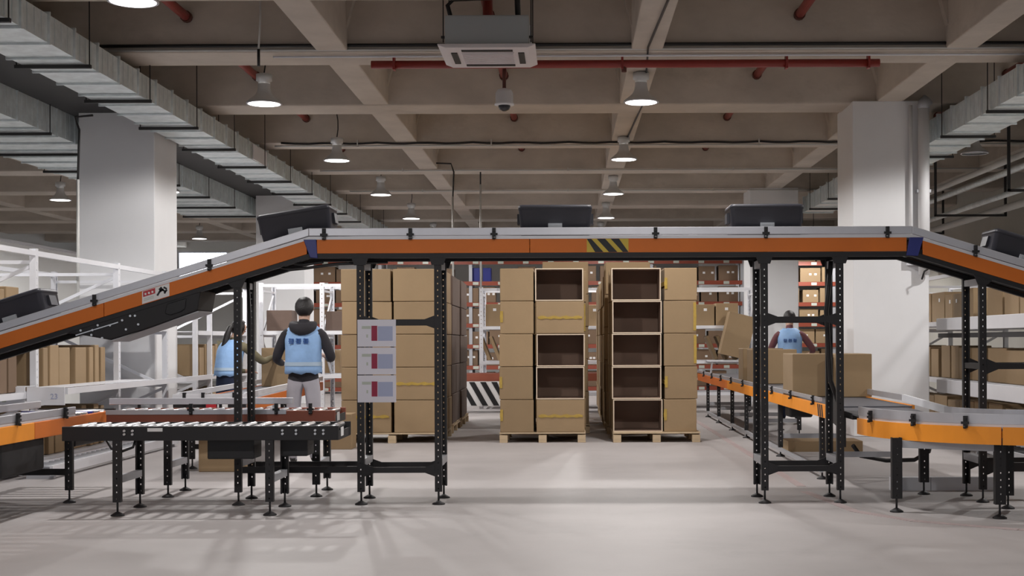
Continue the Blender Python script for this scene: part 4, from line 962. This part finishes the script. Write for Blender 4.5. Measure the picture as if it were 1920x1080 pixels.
# ------------------------------------------------------------------ floor markings
def marking(pts, wd_, label):
    t = MB()
    for a, b in zip(pts[:-1], pts[1:]): t.bar((a[0], a[1], .0015), (b[0], b[1], .0015), wd_, .003)
    o = t.build('floor_marking', 'floor_red'); tag(o, label, 'marking'); return o
marking([(2.02, 22.0), (2.02, 11.6)], .08, 'worn pale red floor line beside the right belt conveyor')
marking([(1.98, 11.2), (2.12, 9.9), (2.42, 9.35), (3.0, 8.9), (4.2, 8.55)], .08, 'worn pale red floor line curving around the curved conveyor')

# ------------------------------------------------------------------ people
def skin_body(name, V, E, R, root, assign, mats, parent, sub=1):
    me = bpy.data.meshes.new(name); me.from_pydata(V, E, []); ob = bpy.data.objects.new(name, me); COL.objects.link(ob)
    md = ob.modifiers.new('skin', 'SKIN'); md.use_smooth_shade = True; md.branch_smoothing = .6
    sv = me.skin_vertices[0].data if len(me.skin_vertices) else None
    if sv is None:
        bm = bmesh.new(); bm.from_mesh(me); bm.verts.layers.skin.verify(); bm.to_mesh(me); bm.free(); sv = me.skin_vertices[0].data
    for i, r in enumerate(R):
        sv[i].radius = r if isinstance(r, tuple) else (r, r); sv[i].use_root = (i == root)
    ss = ob.modifiers.new('sub', 'SUBSURF'); ss.levels = sub; ss.render_levels = sub
    dg = bpy.context.evaluated_depsgraph_get(); ev = ob.evaluated_get(dg)
    nm = bpy.data.meshes.new_from_object(ev)
    bpy.data.objects.remove(ob)
    nm.name = name; nm.materials.clear()
    for m_ in mats: nm.materials.append(MAT[m_])
    for p in nm.polygons: p.material_index = assign(p.center); p.use_smooth = True
    o = bpy.data.objects.new(name, nm); COL.objects.link(o); o.parent = parent
    return o
def ell(cx, cy, z, rx, ry, n=20): return [Vector((cx + rx * math.cos(2 * PI * k / n), cy + ry * math.sin(2 * PI * k / n), z)) for k in range(n)]
def person(label, loc, rotz, J, lean, jacket, trousers, hand_pose, pony=False, hood=False, ink=True, sleeve=None, hz=1.0):
    """local: +y is where the person faces; built from the hip up with a lean function on the torso"""
    t = thing('person', label, 'person', loc, (0, 0, rotz))
    V = []; E = []; R = []
    def vtx(p, r, par=None):
        V.append(tuple(p)); R.append(r)
        if par is not None: E.append((par, len(V) - 1))
        return len(V) - 1
    Lf = lean
    pel = vtx(Lf((0, 0, .93)), (.155, .115))
    sp = vtx(Lf((0, .0, 1.08)), (.145, .11), pel)
    ch = vtx(Lf((0, .01, 1.27)), (.16, .115), sp)
    nb = vtx(Lf((0, .0, 1.43)), (.085, .075), ch)
    nk = vtx(Lf((0, .02, 1.50)), (.056, .056), nb)
    h1 = vtx(Lf((0, .035, 1.57)), (.070, .080), nk)
    h2 = vtx(Lf((0, .03, 1.645)), (.083, .098), h1)
    h3 = vtx(Lf((0, .02, 1.705)), (.062, .075), h2)
    hands = []
    for s in (-1, 1):
        hp = vtx(Lf((s * .095, 0, .86)), (.10, .10), pel)
        kn = vtx((s * .105, .015, .47), .066, hp)
        an = vtx((s * .105, -.03, .10), .045, kn)
        to = vtx((s * .115, .12, .045), (.042, .035), an)
        sh = vtx(Lf((s * .175, .0, 1.385)), .068, ch)
        el = vtx(J[(s, 'el')], .052, sh)
        wr = vtx(J[(s, 'wr')], .034, el)
        d = (Vector(J[(s, 'pa')]) - Vector(J[(s, 'wr')])).normalized()
        pa = vtx(J[(s, 'pa')], (.034, .02), wr)
        side = d.cross(Vector((0, 0, 1)))
        side = side.normalized() if side.length > .05 else Vector((1, 0, 0))
        up = side.cross(d).normalized(); P = Vector(J[(s, 'pa')])
        for k, ln in enumerate((.065, .078, .074, .058)):
            b0 = P + side * (-.03 + .02 * k) + d * .03
            f1 = vtx(b0, .010, pa); f2 = vtx(b0 + d * ln * .55 - up * .008, .009, f1); vtx(b0 + d * ln * .9 - up * ln * .45, .008, f2)
        th0 = P + side * (-.038 * s) - d * .01
        q1 = vtx(th0, .011, pa); q2 = vtx(th0 + side * (-.02 * s) + d * .03 - up * .01, .010, q1); vtx(th0 + side * (-.018 * s) + d * .058 - up * .02, .009, q2)
        hands.append((Vector(J[(s, 'wr')]) + d * .02, d))
    headz = Lf((0, 0, 1.49))[2]
    def assign(c):
        for q, d in hands:
            if (c - q).dot(d) > 0 and (c - q).length < .24: return 0
        if c.z < .085: return 3
        if c.z < .865: return 2
        if c.z > headz and abs(c.x - Lf((0, 0, 1.6))[0]) < .14 : return 0
        return 1
    body = skin_body('body', V, E, R, pel, assign, ['skin', jacket, trousers, 'shoe'], t)
    # head features
    C = Vector(Lf((0, .03, 1.63)))
    f = MB().loft([ell(C.x, C.y + .098, C.z - .022 + .01 * i, .013 - .003 * i, .016 - .004 * i, 8) for i in range(4)]); inst('nose', f.mesh('nose', 'skin'), t)
    for s in (-1, 1):
        inst('ear', MB().ball((C.x + s * .086, C.y, C.z - .005), (.012, .022, .032), 6).mesh('ear', 'skin'), t)
        inst('eye', MB().ball((C.x + s * .032, C.y + .086, C.z + .008), (.013, .012, .009), 6).mesh('eye', 'black_plastic'), t)
    inst('mouth', MB().ball((C.x, C.y + .088, C.z - .05), (.024, .01, .007), 6).mesh('mouth', 'label_red'), t)
    hr = MB(); rings = []
    for i in range(11):
        a = PI * i / 10 * .98; z = C.z + .112 * math.cos(a) if i < 5 else C.z + .112 * math.cos(a) * 1.0
        r = max(.004, math.sin(a)); bx = .098 if i < 7 else .088
        rings.append([Vector((C.x + bx * r * math.cos(2 * PI * k / 20), (C.y - .016 - (.012 if i > 5 else 0)) + .108 * r * math.sin(2 * PI * k / 20) * (1.0 if math.sin(2 * PI * k / 20) < 0 else (.98 if i < 4 else .25)), max(z, C.z - .085))) for k in range(20)])
    hr.loft(rings); inst('hair', hr.mesh('hair', 'hair'), t)
    if pony:
        p0 = C + Vector((0, -.10, .02))
        inst('ponytail', MB().tube([p0, p0 + Vector((-.015, -.06, -.02)), p0 + Vector((-.03, -.10, -.12)), p0 + Vector((-.045, -.135, -.25)), p0 + Vector((-.055, -.165, -.38)), p0 + Vector((-.06, -.18, -.47))], [.03, .034, .04, .038, .03, .008], 10).mesh('ponytail', 'hair'), t)
    # vest
    vt = MB(); rings = []
    for z, rx, ry in ((.955, .192, .150), (1.0, .190, .148), (1.1, .184, .145), (1.2, .186, .146), (1.3, .192, .146), (1.37, .186, .130), (1.415, .165, .108), (1.445, .125, .095), (1.46, .10, .088)):
        c = Lf((0, .005, z)); rings.append([p + Vector((0, 0, .012 * math.sin(k * 1.9 + z * 9))) * (1 if z < 1.0 else .3) for k, p in enumerate(ell(c[0], c[1], c[2], rx, ry, 24))])
    vt.loft(rings, caps=False); ve = inst('vest', vt.mesh('vest', 'vest_blue'), t)
    so = ve.modifiers.new('thick', 'SOLIDIFY'); so.thickness = .008
    for zz in (1.03,):
        bd = MB(); bd.loft([ell(*Lf((0, .005, z)), .1925 if z < 1.06 else .191, .1525, 24) for z in (zz, zz + .04)], caps=False); inst('reflective_band', bd.mesh('reflective_band', 'vest_band'), t)
    if ink:
        g = MB(); zc = 1.285 if hood else 1.27
        for k in range(3):
            gx = -.075 + k * .075 - (.03 if hood else 0); c = Lf((gx, -.152, zc)); yv = -.155
            for (a, b, w_, h_) in ((0, .018, .05, .010), (0, -.002, .055, .009), (0, -.022, .045, .009), (-.014, 0, .009, .052), (.014, -.004, .009, .044)):
                bend = .02 * (abs(gx + a) / .18) ** 2 * 2.2
                g.box(c[0] + a - w_ / 2, c[0] + a + w_ / 2, c[1] + bend, c[1] + bend + .012, c[2] + b - h_ / 2, c[2] + b + h_ / 2)
        inst('lettering', g.mesh('lettering', 'vest_ink'), t)['label'] = 'dark blue lettering on the back of the vest'
    if hood:
        C2 = Vector(Lf((0, -.03, 1.43))); hd = MB(); rings = []
        for i in range(25):
            a = PI + PI * i / 24 if False else 2 * PI * i / 24
            back = max(0, -math.sin(a)); cpos = C2 + Vector((.115 * math.cos(a), .105 * math.sin(a), .022 - .05 * back))
            rad = .028 + .026 * back; dx = Vector((math.cos(a), math.sin(a), 0))
            rings.append([cpos + dx * (rad * math.cos(2 * PI * k / 8)) + Vector((0, 0, rad * 1.25 * math.sin(2 * PI * k / 8))) for k in range(8)])
        hd.loft(rings, caps=False); inst('hood', hd.mesh('hood', 'hoodie_dark'), t)
    return t
idl = lambda p: p
def lean_fwd(k, side=0.0, drop=0.0, sink=0.0):
    def f(p):
        h = max(0, p[2] - .93); return (p[0] + side * h, p[1] + k * h * h * 1.2, p[2] - drop * h - sink)
    return f
person('man with a dark hood and pale blue vest standing at the left conveyor, back turned', (-2.71, 13.62, 0), .05,
       {(-1, 'el'): (-.285, .04, 1.10), (-1, 'wr'): (-.26, .27, 1.05), (-1, 'pa'): (-.25, .34, 1.06), (1, 'el'): (.285, .03, 1.10), (1, 'wr'): (.22, .26, 1.10), (1, 'pa'): (.18, .33, 1.13)},
       lean_fwd(.12), 'hoodie_dark', 'trouser_grey', None, hood=True)
person('worker with a long ponytail and pale blue vest bending behind the left conveyor', (-4.30, 16.8, 0), -.5,
       {(-1, 'el'): (-.26, .24, .92), (-1, 'wr'): (-.14, .44, .90), (-1, 'pa'): (-.08, .50, .90), (1, 'el'): (.27, .36, 1.02), (1, 'wr'): (.28, .50, 1.08), (1, 'pa'): (.28, .57, 1.09)},
       lean_fwd(.34, .0, .10, .10), 'olive_cloth', 'trouser_navy', None, pony=True, ink=False)
person('worker in a lettered blue vest and maroon sleeves behind the boxes on the right conveyor', (3.42, 20.6, 0), -.12,
       {(-1, 'el'): (-.30, .05, 1.12), (-1, 'wr'): (-.26, .28, 1.0), (-1, 'pa'): (-.25, .35, 1.0), (1, 'el'): (.36, .06, 1.13), (1, 'wr'): (.34, .30, 1.05), (1, 'pa'): (.32, .38, 1.06)},
       lean_fwd(.25), 'maroon_cloth', 'trouser_navy', None)
